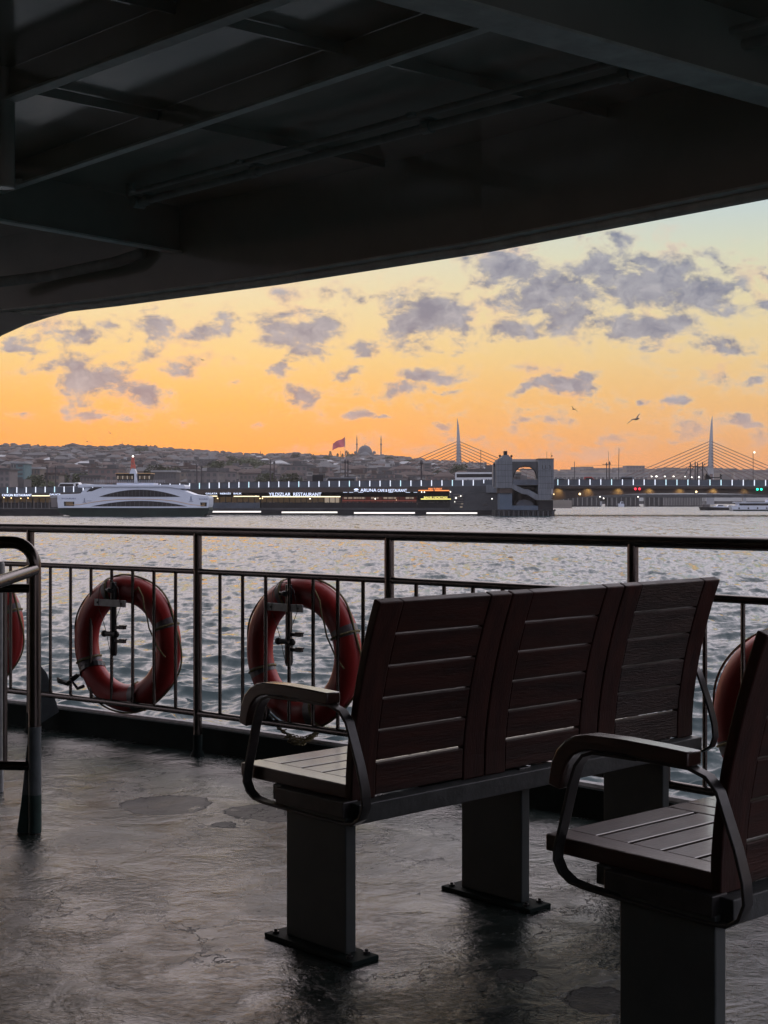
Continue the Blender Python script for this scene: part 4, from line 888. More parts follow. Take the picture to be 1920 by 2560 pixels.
# ------------------------------------------------------------------ cable-stayed metro bridge
D = 1024.0; k_ = D/F
mbz = P(0, 1212, D).z; me_ = empty('cable_stayed_bridge', P(1461, 1247, D)+Vector((0, 0, SEA-CAMZ)), label='pale cable stayed bridge with two needle shaped pylons', cat='bridge')
mb = MB(); mb.bb(P(820, 0, D).x, P(2400, 0, D).x, D-4, D+4, mbz-1.6, mbz+.6); mb.build('bridge_deck', T['metro'], me_)
for tipx, tipy, base, side in ((1142.8, 1045, (1138.5, 1153), 1), (1781.2, 1039, (1766, 1786), -1)):
    prof = []; n = 14
    for i in range(n+1):
        t = i/n; y = 1262-(1262-tipy)*t
        bw = 20*(1-t)**.6 if t < 1 else .4
        x0 = (base[0] if side == 1 else base[1])+(tipx-(base[0] if side == 1 else base[1]))*t
        prof.append((x0, x0+side*max(.6, bw), y))
    mb = MB(); vs = []
    for x0, x1, y in prof:
        a, b = P(min(x0, x1), y, D), P(max(x0, x1), y, D); th = max(.3, (b.x-a.x)*.35)
        vs += [a+Vector((0, 0, 0)), (a+b)/2+Vector((0, -th, 0)), b, (a+b)/2+Vector((0, th, 0))]
    fs = [(i*4+k, i*4+(k+1) % 4, i*4+4+(k+1) % 4, i*4+4+k) for i in range(n) for k in range(4)]; fs.append((n*4, n*4+1, n*4+2, n*4+3)); mb.add(vs, fs); mb.build('pylon', T['metro'], me_)
    xc = 1146 if side == 1 else 1776
    mb = MB(); mb.bb(P(xc-3, 0, D).x, P(xc+4, 0, D).x, D-2.4, D+2.4, P(0, 1206, D).z, P(0, 1185, D).z); mb.build('lift_shaft', T['wallC'], me_)
    for i in range(9):
        ya = 1104+7.3*i; reach = 262-22.5*i
        for sd in (-1, 1):
            a = P(xc+sd*3, ya, D-2.5); b = P(xc+sd*reach, 1211, D-2.5); mb = MB(); mid = (a+b)/2+Vector((0, 0, -.5)); mb.tube([a, mid, b], .24, 5); mb.build('stay_cable', T['cable'], me_)
mb = MB()
for x in range(900, 2000, 120): mb.bb(P(x, 0, D).x-1.2, P(x, 0, D).x+1.2, D-2, D+2, SEA-1, mbz-1.6)
mb.build('pier', T['metro'], me_)

# ------------------------------------------------------------------ old pontoon bridge on piles
D = 880.0; ob = empty('pile_bridge', P(1575, 1262, D), label='low old bridge on rows of piles seen under the main bridge', cat='bridge')
top = P(0, 1239, D).z
mb = MB(); mb.bb(P(1380, 0, D).x, P(1945, 0, D).x, D, D+12, top-1.2, top+.8); mb.build('bridge_deck', T['conc'], ob)
mb = MB(); mb.bb(P(1380, 0, D).x, P(1520, 0, D).x, D+4, D+9, top-1.4, top-3.4); mb.bb(P(1545, 0, D).x, P(1590, 0, D).x, D+4, D+9, top-1.4, top-3.4); mb.build('under_deck', T['dark'], ob)
n = 0; x = 1386.0
while x < 1765:
    gap = (1503 < x < 1518) or (1600 < x < 1612)
    if not gap and n < 98:
        mb = MB(); q = P(x, 0, D); mb.lathe([(.33, SEA-1.5), (.33, top-1.2)], (q.x, D+.4, 0), 6); mb.build('pile', T['wallD'] if (x > 1660 or n % 3 == 0) else T['conc'], ob); n += 1
    x += 3.9 if x < 1660 else 4.0
mb = MB()
for a, b in ((1384, 1503), (1516, 1600), (1613, 1760)): mb.bb(P(a, 0, D).x, P(b, 0, D).x, D-.4, D+3, SEA-.5, SEA+.55); mb.bb(P(a, 0, D).x, P(b, 0, D).x, D+5, D+5.4, SEA, top-1.2)
mb.build('pontoon', T['dark'], ob)
for x, y in ((1428, 1241), (1500, 1242), (1509, 1246), (1595, 1242)):
    mb = MB(); mb.ball(P(x, y, D-1), .38, 8); mb.build('lamp', E['lamp'], ob)
# quay beyond it that closes the water
mb = MB(); mb.bb(P(1250, 0, 1300).x, P(2100, 0, 1300).x, 1300, 1500, SEA-1, SEA+2.5); o = mb.build('far_quay', T['conc']); tag(o, kind='structure')
mb = MB(); mb.bb(P(-350, 0, 690).x, P(1270, 0, 690).x, 560, 760, SEA-1, -2.4); o = mb.build('quay', T['conc']); tag(o, kind='structure')
# boats at the right
def boat(name, x0, x1, ytop, yw, D, label, cat, kind):
    k_ = D/F; a, b = P(x0, yw, D), P(x1, yw, D); L = b.x-a.x; cx = (a.x+b.x)/2; z0 = SEA; H = (yw-ytop)*k_
    o = empty(name, (cx, D, z0), label=label, cat=cat)
    if kind == 'ferry':
        mb = MB(); mb.prism([(a.x, D-2.5, z0-.3), (b.x, D-2.5, z0-.3), (b.x+.6, D-2.5, z0+H*.42), (a.x-1.0, D-2.5, z0+H*.45)], (0, 5, 0)); mb.build('hull', T['white'], o)
        mb = MB(); mb.bb(a.x-.2, b.x, D-2.58, D+2.58, z0-.3, z0+H*.12); mb.build('boot_stripe', T['hull'], o)
        mb = MB(); mb.bb(a.x+L*.10, b.x-.2, D-2.2, D+2.2, z0+H*.45, z0+H*.72); cb_ = mb.build('cabin', T['white'], o)
        mb = MB(); mb.bb(a.x+L*.13, b.x-.4, D-2.28, D+2.28, z0+H*.49, z0+H*.66); mb.build('window_band', T['glass'], cb_)
        mb = MB(); mb.bb(a.x+L*.04, b.x, D-2.5, D+2.5, z0+H*.74, z0+H*.80); mb.build('roof', T['white'], o)
        mb = MB(); mb.bb(a.x+L*.74, b.x-L*.12, D-1.5, D+1.5, z0+H*.80, z0+H*1.0); mb.build('wheelhouse', T['white'], o)
        for i in range(5):
            mb = MB(); mb.ball((a.x+L*(.12+.2*i), D-2.6, z0+H*.25), .32, 8, (1, .4, 1)); mb.build('fender', T['rubber'], o)
    elif kind == 'yacht':
        mb = MB(); mb.prism([(a.x+L*.05, D-1.6, z0), (b.x-L*.06, D-1.6, z0), (b.x, D-1.6, z0+H*.35), (a.x-.2, D-1.6, z0+H*.48)], (0, 3.2, 0)); mb.build('hull', T['white'], o)
        mb = MB(); mb.prism([(a.x+L*.28, D-1.2, z0+H*.4), (b.x-L*.08, D-1.2, z0+H*.36), (b.x-L*.18, D-1.2, z0+H*.78), (a.x+L*.42, D-1.2, z0+H*.80)], (0, 2.4, 0)); cb_ = mb.build('cabin', T['white'], o)
        mb = MB(); mb.prism([(a.x+L*.33, D-1.27, z0+H*.50), (b.x-L*.14, D-1.27, z0+H*.50), (b.x-L*.19, D-1.27, z0+H*.68), (a.x+L*.41, D-1.27, z0+H*.68)], (0, 2.54, 0)); mb.build('window_band', T['glass'], cb_)
        mb = MB(); mb.tube([(a.x+L*.55, D, z0+H*.78), (a.x+L*.55, D, z0+H*1.25)], .06, 5); mb.build('mast', T['mast'], o)
    else:
        mb = MB(); mb.prism([(a.x+L*.04, D-3, z0-.3), (b.x, D-3, z0-.3), (b.x, D-3, z0+H*.62), (a.x-L*.02, D-3, z0+H*.75)], (0, 6, 0)); mb.build('hull', T['dark'], o)
        mb = MB(); mb.bb(a.x+L*.05, a.x+L*.28, D-1.5, D+1.5, z0+H*.62, z0+H*1.35); mb.build('deckhouse', T['wallE'], o)
        mb = MB(); mb.tube([(a.x+L*.16, D, z0+H), (a.x+L*.16, D, z0+H*2.1)], .08, 5); mb.build('mast', T['mast'], o)
    return o
boat('passenger_boat', 1830, 1945, 1246, 1274, 560, 'white passenger boat with dark window band at the right edge', 'boat', 'ferry')
boat('barge', 1752, 1826, 1260, 1271, 590, 'low dark barge left of the white passenger boat', 'barge', 'barge')
boat('motor_yacht', 1782, 1812, 1246, 1258, 700, 'small white motor yacht behind the dark barge', 'yacht', 'yacht')
boat('motor_yacht', 1812, 1832, 1249, 1258, 720, 'smaller white yacht right behind the first one', 'yacht', 'yacht')
boat('motor_boat', 1546, 1560, 1245, 1261, 860, 'little pale motor boat at the piles of the old bridge', 'boat', 'yacht')
# ------------------------------------------------------------------ the road bridge with restaurants below
BD = Vector((.986, -.1651, 0)).normalized(); BN = Vector((.165, .986, 0)).normalized()   # along, away
BO = Vector((0, 428-.1675*42.8, 0)); BRZ = math.atan2(BD.y, BD.x)
def bq(px, off=0.0):                                    # distance along the bridge face seen at column px
    # (BO + q*BD + off*BN) with X/D = (px-960)/3600
    t = (px-CX)/F; o = BO+BN*off
    return (t*o.y-o.x)/(BD.x-t*BD.y)
def bp(q, z, off=0.0):
    p = BO+BD*q+BN*off; return Vector((p.x, p.y, z))
def bpx(px, y, off=0.0):
    p = BO+BN*off+BD*bq(px, off); return Vector((p.x, p.y, CAMZ+(HY-y)*p.y/F))
railtop = [(-400, 1219), (20, 1218), (190, 1215.5), (330, 1211), (482, 1207.5), (600, 1204.6), (750, 1203), (1000, 1201), (1240, 1199), (1500, 1198), (1800, 1199), (2400, 1203)]
def face(mb, x0, x1, y0, y1, off0, off1, n=1):         # a slab on the bridge between columns x0..x1; y may be functions of x
    f0 = y0 if callable(y0) else (lambda x: y0); f1 = y1 if callable(y1) else (lambda x: y1)
    xs = [x0+(x1-x0)*i/n for i in range(n+1)]; vs = []
    for x in xs:
        q = bq(x, off0); p = BO+BN*off0+BD*q; zt = CAMZ+(HY-f0(x))*p.y/F; zb_ = CAMZ+(HY-f1(x))*p.y/F
        vs += [bp(q, zb_, off0), bp(q, zt, off0), bp(q, zt, off1), bp(q, zb_, off1)]
    fs = [(i*4+k, i*4+(k+1) % 4, i*4+4+(k+1) % 4, i*4+4+k) for i in range(n) for k in range(4)]+[(3, 2, 1, 0), (n*4, n*4+1, n*4+2, n*4+3)]
    mb.add(vs, fs); return mb
rt = lambda x: interp(railtop, x)
bridge = empty('road_bridge', bp(0, SEA), label='long low road bridge with white light bars along its parapet and restaurants below', cat='bridge')
def part(name, mat, x0, x1, y0, y1, off0, off1, n=1, parent=None, **kw):
    return face(MB(), x0, x1, y0, y1, off0, off1, n).build(name, mat, parent or bridge, **kw)
for a, b in ((-360, 1243), (1383, 2300)):
    part('bridge_deck', T['conc'], a, b, lambda x: rt(x)+15.5, lambda x: rt(x)+20, -.4, 38, 24)
    part('parapet', T['parapet'], a, b, lambda x: rt(x)+1.2, lambda x: rt(x)+15.2, -.2, -.1, 24)
    part('handrail', T['mast'], a, b, lambda x: rt(x)-.2, lambda x: rt(x)+.8, -.32, -.05, 24)
    part('fascia', T['brown'], a, b if b > 1300 else 1125, lambda x: rt(x)+17.6, lambda x: rt(x)+(28 if x < 1300 else 23), -.5, .4, 24)
part('road_slab', T['conc'], 1243, 1383, lambda x: rt(x)+9, lambda x: rt(x)+14, 1.5, 38, 4)
part('far_parapet', T['parapet'], -360, 2300, lambda x: rt(x)+3, lambda x: rt(x)+13, 37, 37.2, 24)
# light bars
q = bq(20); step = (bq(1002)-bq(20))/40.0; n = 0; bars = []
x = 20
while n < 100:
    qq = q+step*n; p = BO+BD*qq; px = CX+F*p.x/p.y; n += 1
    if px > 1990: break
    if 1243 < px < 1386: continue
    yt = rt(px)+.3; yb = rt(px)+(14.4 if not 1205 < px < 1243 else 9); z1 = CAMZ+(HY-yt)*p.y/F; z0 = CAMZ+(HY-yb)*p.y/F
    mb = MB(); c = bp(qq, (z0+z1)/2, -.42); mb.box(c, (.22, .14, z1-z0), rz=BRZ); mb.build('light_bar', E['barb'] if n % 5 == 1 or (1690 < px < 1800 and n % 3) else E['bar'], bridge)
# lower storey: back wall, floor, platform with pale lit edges
part('promenade_wall', T['dark'], -360, 1123, lambda x: rt(x)+28, 1272, 6, 6.5, 12)
part('promenade_floor', T['conc'], -360, 1123, 1270, 1274, -2, 7, 12)
part('platform', T['dark'], -360, 1245, lambda x: 1274 if x < 900 else 1275.5, 1293, -3.2, 6, 12)
part('pier_wall', T['conc'], 1125, 1246, 1231.5, 1276, -.6, 20, 2)
part('pier_beam', T['slate'], 1215, 1247, 1212, 1231.4, -1.2, 12, 1)
part('pier_band', T['conc'], 1125, 1246, 1217.5, 1231.3, -.5, 8, 1)
for a, b, y in ((525, 652, 1277.5), (704, 843, 1279), (885, 1037, 1280.5), (1066, 1193, 1281), (58, 135, 1273.5)):
    part('platform_light', E['water'], a, b, y, y+3.6 if a > 200 else y+1.8, -3.45, -3.25, 2)
rr_ = random.Random(4)
# restaurants, one per frontage
def restaurant(x0, x1, label, style):
    a = bpx((x0+x1)/2, 1272); o = empty('restaurant', a, label=label, cat='restaurant')
    face(MB(), x0+.5, x1-.5, 1256.5, 1269.8, -1.2, -1.0, 1).build('terrace_screen', T['dark'] if style != 'blue' else T['parapet'], o)
    face(MB(), x0+.5, x1-.5, 1242, 1269.5, 5.4, 5.8, 1).build('back_wall', E['room'] if style in ('warm', 'blue', 'yildiz') else E['redl'] if style == 'red' else T['dark'], o)
    n = max(2, int((x1-x0)/14))
    for i in range(n+1):
        x = x0+(x1-x0)*i/n; face(MB(), x-.7, x+.7, 1241, 1270, -.4, -.1, 1).build('pillar', T['dark'], o)
    for i in range(int((x1-x0)/6)):
        x = x0+3+(x1-x0-6)*rr_.random(); h_ = rr_.uniform(5, 9); face(MB(), x-rr_.uniform(.8, 2.2), x+rr_.uniform(.8, 2.2), 1257-h_*.3, 1262, 1+rr_.random()*2, 1.6+rr_.random()*2, 1).build('table_set', T['cloth'] if rr_.random() < .7 else T['wallA'], o)
    if style == 'red':
        for y, mt in ((1247, 'pane'), (1251.2, 'awning')):
            if mt == 'awning': face(MB(), x0+2, x1-2, 1250.3, 1252.6, -.9, -.3, 1).build('awning', T['seatred'], o)
            else:
                for i in range(int((x1-x0-10)/11)):
                    x = x0+6+11*i
                    if rr_.random() < .75: face(MB(), x, x+9, 1242.8, 1247, 1, 1.2, 1).build('lit_panel', E['roomw'], o)
    return o
restaurant(-200, 4, 'dim restaurant frontage running off the left edge under the bridge', 'dark')
restaurant(4, 80, 'lit restaurant frontage left of the white ferry with white lettering', 'warm')
restaurant(82, 160, 'restaurant frontage with warm strip lighting just behind the ferry bow', 'warm')
restaurant(160, 505, 'restaurant frontages hidden mostly behind the white ferry', 'dark')
restaurant(506, 650, 'restaurant frontage with blue table screens right of the ferry', 'blue')
restaurant(652, 852, 'long restaurant frontage below the widest white lettering', 'yildiz')
restaurant(854, 1042, 'reddish two tier restaurant frontage with an oval emblem above', 'red')
restaurant(1044, 1124, 'narrow restaurant frontage with orange and yellow strip lights', 'dark')
def strip(x0, x1, y, th, mat, lab, off=-.75, name='light_strip'):
    o = face(MB(), x0, x1, y, y+th, off, off+.15, 1); p = o.build(name, mat, loc=bpx((x0+x1)/2, y)); tag(p, lab, 'light strip'); return p
strip(80, 124, 1238.5, 2.0, E['strip'], 'warm strip light behind the ferry bow')
strip(512, 543, 1239.3, 2.0, E['strip'], 'short yellowish strip light nearest the ferry stern')
strip(584, 648, 1239.8, 2.0, E['strip'], 'yellowish strip light over the blue table screens')
strip(655, 851, 1240.6, 2.2, E['strip'], 'longest yellowish strip light under the white lettering')
strip(1046, 1083, 1225.2, 2.0, E['org'], 'left orange strip light above the narrow restaurant')
strip(1087, 1123, 1225.4, 2.0, E['org'], 'right orange strip light above the narrow restaurant')
strip(1052, 1127, 1246.6, 2.0, E['yel'], 'bright yellow strip light of the narrow restaurant')
for k, (a, b) in enumerate(((858, 868), (873, 883), (896, 908), (971, 982), (1014, 1025), (1034, 1043))): strip(a, b, 1230.4, .9, E['sign'], 'small pale dash light in the row below the oval emblem sign')['group'] = 'dash lights below the emblem sign'; 
def sign(txt, x0, x1, y0, y1, mat, lab, group=None):
    a, b = bpx(x0, y1, -.9), bpx(x1, y1, -.9); c = bpx((x0+x1)/2, (y0+y1)/2, -.9); o = empty('restaurant_sign', Vector((c.x, c.y, c.z)), label=lab, cat='sign')
    text_mesh('lettering', txt, (b-a).length, (y1-y0)*c.y/F, c, mat, BRZ, o, depth=.12)
    return o
sign('CANGIN RESTAURANT', 5, 79, 1235, 1240.8, E['sign'], 'white lit lettering under the bridge at the far left')
sign('GALATA', 124, 152, 1233.8, 1238.2, E['sign'], 'white lettering partly hidden by the ferry bow')
sign('GALATA   NERG\u0130S   BALIK', 514, 604, 1230.4, 1236, E['sign'], 'white lit lettering just right of the white ferry')
sign('YILDIZLAR  RESTAURANT', 672, 803, 1231.6, 1240, E['sign'], 'widest white lit lettering in the middle of the bridge')
sign('ARUNA', 901, 941, 1221.6, 1229.4, E['sign'], 'wide spaced white lettering beside the oval emblem')
sign('CAFE & RESTAURANT', 944, 1017, 1222.6, 1229.6, E['sign'], 'narrow white lettering right of the wide spaced lettering')
sign('FISH TUREST', 1071, 1105, 1220, 1224.4, E['org'], 'small orange lettering above the orange strips')
sign('BALIK NOKTASI', 1060, 1118, 1241, 1245.6, E['yel'], 'small yellow lettering above the yellow strip')
c = bpx(890.5, 1224, -.9); o = empty('emblem_sign', c, label='lit oval emblem with a line beneath, left of the wide spaced lettering', cat='sign')
mb = MB(); mb.ball(c, .72, 14, (.95, .1, .42)); mb.build('oval', E['sign'], o); mb = MB(); mb.box(c+Vector((0, 0, -.55)), (1.3, .08, .09), rz=BRZ); mb.build('underline', E['sign'], o)
for x, y, m__ in ((640, 1240.5, 'warm'), (650, 1246, 'warm'), (656, 1246, 'warm'), (544, 1246, 'warm'), (938, 1247, 'lamp'), (1054, 1230, 'lamp'), (1061, 1230.5, 'lamp'), (1126, 1229.5, 'lamp'), (1140, 1245, 'lamp'), (1137, 1254, 'lamp'), (1152, 1240, 'lamp'), (991, 1251, 'warm'), (1230, 1247, 'lamp'), (10, 1244, 'warm'), (28, 1245, 'warm'), (52, 1246, 'warm'), (70, 1245, 'warm'), (775, 1247, 'lamp')):
    c = bpx(x, y, -.6); mb = MB(); mb.ball(c, .17 if x not in (1140,) else .27, 8); o = mb.build('restaurant_lamp', E[m__], loc=c); tag(o, 'small lit lamp hanging at the restaurant fronts below the bridge', 'lamp', 'small lamps along the restaurant fronts')
# lit kiosk and stacked panels
part('lit_screen', E['roomw'], 812, 847, 1243.5, 1258, .2, .6)
for i, y in enumerate((1236, 1241, 1247, 1253, 1259)): part('stair_landing', T['wallA'], 1133, 1158, y, y+1.2, -.9, -.5)
for x, y in ((1145, 1240), (1152, 1258), (1150, 1266)): part('lit_panel', E['roomw'], x, x+6, y, y+3, -.8, -.7)
# diners and walkers
for k in range(42):
    x = rr_.uniform(515, 1120); c = bpx(x, 1269, -.3); 
    mb = MB(); hgt = 1.65*rr_.uniform(.9, 1.05); mb.lathe([(.10, 0), (.13, .4*hgt), (.17, .5*hgt), (.22, .8*hgt), (.08, .87*hgt), (.10, .9*hgt), (.11, .95*hgt), (0, hgt)], (c.x, c.y, c.z), 8)
    o = mb.build('person', T['cloth'] if k % 3 else T['wallA'], loc=c, smooth=True); tag(o, 'tiny dark dressed person standing at the restaurant fronts', 'person', 'tiny people on the promenade')
for k, x in enumerate((240, 246, 330, 420, 560, 590, 594, 760, 925, 928, 1042, 1085, 1170, 1205, 1216, 1222, 1228, 1430, 1508, 1600, 1700, 1846, 1868, 1872, 650, 700, 985, 1110)):
    c = bpx(x, rt(x)+14, .8); mb = MB(); mb.lathe([(.12, 0), (.15, .7), (.20, .8), (.25, 1.35), (.09, 1.45), (.11, 1.5), (.12, 1.6), (0, 1.72)], c+Vector((0, 0, .12)), 8)
    o = mb.build('person', T['cloth'], loc=c, smooth=True); tag(o, 'tiny dark figure walking behind the bridge parapet', 'person', 'walkers on the bridge')
# right span: haunched girder, lamps, signals
gy = [(1383, 1251), (1420, 1246.5), (1460, 1242), (1500, 1238.5), (1560, 1235.4), (1640, 1233.3), (1750, 1232.6), (1850, 1234.5), (1960, 1238.5), (2100, 1247)]
part('girder', T['brown'], 1383, 2100, lambda x: rt(x)+22.8, lambda x: interp(gy, x), .3, 2.0, 40)
part('girder', T['brown'], 1383, 2100, lambda x: rt(x)+22.8, lambda x: interp(gy, x), 14, 15, 40)
part('deck_soffit', T['dark'], 1383, 2100, lambda x: rt(x)+21, lambda x: rt(x)+22.6, 1.8, 36, 20)
for i, x in enumerate((1396, 1470, 1546, 1624, 1700, 1784, 1862)):
    c = bpx(x, rt(x)+21.6, -.55); mb = MB(); mb.box(c, (.5, .3, .2), rz=BRZ); o = mb.build('floodlight', T['dark'], bridge)
    L = bpy.data.lights.new('floodlight_beam', 'SPOT'); L.energy = 620 if i not in (6,) else 260; L.color = (1, .62, .18); L.spot_size = math.radians(105); L.spot_blend = 1; L.shadow_soft_size = .15
    lo = bpy.data.objects.new('floodlight_beam', L); C.objects.link(lo); lo.location = c+Vector((0, -.9, -.35))-Vector((0, 0, 0)); lo.rotation_euler = (Vector((0, 1, -.75))).to_track_quat('-Z', 'Y').to_euler()
for x, y, r_, mt, nm, lab in ((1588.3, 1222.3, .32, 'red', 'signal_lamp', 'left red navigation light under the parapet'), (1598.8, 1222.3, .32, 'red', 'signal_lamp', 'right red navigation light under the parapet'),
    (1893.5, 1223.4, .32, 'green', 'signal_lamp', 'left green navigation light under the parapet'), (1903.4, 1223.4, .32, 'green', 'signal_lamp', 'right green navigation light under the parapet'),
    (1449.5, 1235, .30, 'warm', 'signal_lamp', 'round warm lamp at the lower edge of the span near the tower'), (1740.7, 1229.5, .28, 'warm', 'signal_lamp', 'round warm lamp at the middle of the right span'), (1384.5, 1235.5, .16, 'warm', 'signal_lamp', 'tiny warm lamp at the tower corner'), (1886, 1131, .22, 'lamp', 'signal_lamp', 'lit lamp on top of the thin pole at the far right')):
    c = bpx(x, y, -1.0 if y > 1200 else 2.0); mb = MB(); mb.ball(c, r_, 12)
    o = mb.build(nm, E[mt], loc=c, smooth='all'); tag(o, lab, 'lamp')
# masts standing on the bridge: (px, top y, radius, off)
for x, yt, rd, off, lab in ((117.5, 1163, .22, 20, 'left mast of the pair at the far left'), (139, 1164, .22, 20, 'right mast of the pair at the far left'), (492, 1160, .20, 20, 'left dark mast of the pair right of the wheelhouse'), (504, 1163, .20, 20, 'right dark mast of the pair right of the wheelhouse'),
    (676, 1150, .20, 20, 'left mast of the slim pair in the bridge middle'), (685.5, 1152, .20, 20, 'right mast of the slim pair in the bridge middle'), (851, 1127, .07, 20, 'thin grey mast left of the pair under the flag'), (863, 1149, .24, 20, 'left thick mast under the flagpole'), (870, 1149, .24, 20, 'right thick mast under the flagpole'),
    (1053.5, 1151, .32, 12, 'single stout dark mast near the left pylon'), (1202, 1124, .11, 14, 'tall thin mast rising behind the white coach'), (1436, 1154, .12, 30, 'short pale mast just right of the bridge tower'), (1516.5, 1156, .17, 20, 'left pole of the crossed pair on the right span'), (1524, 1153, .17, 20, 'right pole of the crossed pair on the right span'),
    (1521, 1129, .06, 30, 'thin grey mast between the crossed pair'), (1546, 1121, .10, 15, 'tallest thin mast leaning on the right span'), (1882.8, 1131, .10, 2, 'thin lamp pole at the far right'), (522.8, 1140, .06, 25, 'faint thin mast right of the wheelhouse')):
    base = bpx(x, rt(x)+13, off); top = bpx(x+(1.5 if x == 1546 else 0), yt, off); o = empty('mast', base, label=lab, cat='mast'); mb = MB(); mb.tube([base, top], [rd, rd*.75], 8); mb.build('pole', T['mast'], o)
    if rd > .16:
        mb = MB(); mb.ball(top+Vector((0, 0, -.6)), rd*1.7, 6, (1, 1, 1.5)); mb.build('lamp_head', T['mast'], o)
mb = MB(); a, b = bpx(1506, 1161, 20), bpx(1528, 1161, 20); mb.tube([a, b], .08, 6); b2_ = bpx(1508, 1163, 20); mb.tube([bpx(1440, 1166, 20), bpx(1516, 1163, 20), bpx(1700, 1170, 20)], .025, 4); o = mb.build('crossbar', T['mast'], loc=a); tag(o, 'cross arm and wires of the pole pair on the right span', 'wire')
# derrick group left of the right pylon
gr = empty('lattice_frame', bpx(1744, rt(1744)+13, 24), label='dark frame of four braced masts left of the right pylon', cat='frame')
for x, yt in ((1726, 1156), (1738, 1154), (1744, 1157), (1756.5, 1155)):
    mb = MB(); mb.tube([bpx(x, rt(x)+13, 24), bpx(x, yt, 24)], [.24, .16], 8); mb.build('upright', T['mast'], gr)
for a, b, c, d in ((1706, 1199, 1724, 1166), (1718, 1198, 1735, 1165), (1726, 1160, 1732, 1166), (1744, 1165, 1757, 1178), (1757, 1165, 1775, 1192), (1756, 1183, 1765, 1198), (1723, 1166, 1763, 1166.5), (1700, 1167.5, 1782, 1167.5), (1757, 1165, 1763, 1158)):
    mb = MB(); mb.tube([bpx(a, b, 24), bpx(c, d, 24)], .09 if b != d else .05, 6); mb.build('brace', T['mast'], gr)
kk = empty('deck_crane', bpx(1775, 1196, 30), label='low dark crane at the foot of the right pylon', cat='crane')
mb = MB(); mb.prism([bpx(1764, 1188, 30), bpx(1766, 1183, 30), bpx(1780, 1197, 30), bpx(1762, 1199, 30)], BN*3); mb.build('crane_base', T['dark'], kk); mb = MB(); mb.tube([bpx(1776, 1194, 30), bpx(1798, 1194, 30), bpx(1805, 1188, 30)], .16, 6); mb.tube([bpx(1801, 1185, 30), bpx(1803, 1199, 30)], .2, 6); mb.build('crane_boom', T['dark'], kk)
# vehicles
def coach(x0, x1, yt, off, label, body, glass=True, nose=1, cat='bus', name='bus', hh=3.2):
    a, b = bpx(x0, yt, off), bpx(x1, yt, off); L = (b-a).length; zb_ = bpx((x0+x1)/2, rt((x0+x1)/2)+13.5, off).z; zt_ = a.z; c = (a+b)/2; o = empty(name, Vector((c.x, c.y, zb_)), label=label, cat=cat)
    H = zt_-zb_; w = 2.5
    def lp_(s, z, t): return Vector((c.x, c.y, 0))+BD*s+BN*t+Vector((0, 0, zb_+z))
    nose_s = -L/2 if nose < 0 else L/2; sg = -1 if nose < 0 else 1
    prof = [(-sg*L/2, .35), (-sg*L/2, H*.96), (-sg*(L/2-.3), H), (sg*(L/2-1.0), H), (sg*(L/2-.25), H*.72), (sg*L/2, H*.45), (sg*L/2, .35)]
    mb = MB(); mb.prism([lp_(s, z, 0) for s, z in prof], BN*w); mb.build('body', body, o)
    mb = MB(); mb.prism([lp_(s, z, -.03) for s, z in ((-sg*(L/2-.4), H*.60), (-sg*(L/2-.4), H*.88), (sg*(L/2-.9), H*.88), (sg*(L/2-.45), H*.62))], BN*(w+.06)); mb.build('window_band', T['glass'], o)
    for s in (-L*.32, L*.30):
        mb = MB(); mb.lathe([(.45, 0), (.45, .3), (.2, .31)], (0, 0, 0), 12, 'Y'); mb.v = [tuple(lp_(s, .45, 0)+BD*v[0]+BN*(v[1]-.05)+Vector((0, 0, v[2]))) for v in mb.v]; mb.build('wheel', T['rubber'], o)
    return o
coach(1138, 1243, 1181, 5, 'white coach with dark windows stopped left of the bridge tower', T['bus'], nose=1)
coach(814, 890, 1193.5, 8, 'dark roofed bus in the bridge middle below the flag', T['cargrey'], nose=-1)
coach(186, 202, 1206, 4, 'pale van partly above the ferry bow', T['bus'], nose=1, cat='van', name='van')
coach(144, 187, 1207, 6, 'pale bus left above the ferry bow', T['bus'], nose=-1)
coach(1546, 1584, 1191, 4, 'grey van with sloping nose on the right span', T['cargrey'], nose=-1, cat='van', name='van')
coach(1460, 1488, 1192, 5, 'red van on the right span', T['carred'], nose=1, cat='van', name='van')
coach(1386, 1417, 1195, 4, 'grey car just right of the bridge tower', T['cargrey'], nose=1, cat='car', name='car')
coach(1438, 1456, 1196, 6, 'dark car between the grey and the red vehicle', T['cargrey'], nose=-1, cat='car', name='car')
coach(1495, 1512, 1198, 6, 'small dark car right of the red van', T['cargrey'], nose=1, cat='car', name='car')
o = empty('box_truck', bpx(795, 1210, 10), label='black box truck behind the dark bus', cat='truck'); face(MB(), 781, 808, 1187.5, 1212, 10, 12.6, 1).build('cargo_box', T['dark'], o); face(MB(), 808.3, 815, 1196, 1213, 10, 12.4, 1).build('cab', T['cargrey'], o)

# ------------------------------------------------------------------ bridge control tower
TD = 396.0
tw = empty('bridge_tower', P(1313, 1289, TD), label='grey blue bridge control tower with round arch and stair', cat='tower')
def tb_(name, mat, x0, x1, y0, y1, d0, d1, parent=None, **kw):
    a, b = P(x0, y0, TD), P(x1, y1, TD); mb = MB(); mb.bb(a.x, b.x, TD+d0, TD+d1, b.z, a.z); return mb.build(name, mat, parent or tw, **kw)
def poly(name, mat, pts, d0, d1, parent=None):
    mb = MB(); mb.prism([P(x, y, TD)+Vector((0, d0, 0)) for x, y in pts], (0, d1-d0, 0)); return mb.build(name, mat, parent or tw)
lt = poly('left_tower', T['slate'], [(1240.5, 1220), (1240.5, 1153), (1243.5, 1153), (1243.5, 1148), (1251, 1146), (1257, 1141), (1257, 1138), (1271, 1137), (1274, 1141), (1280.5, 1146), (1281, 1220)], 0, 9)
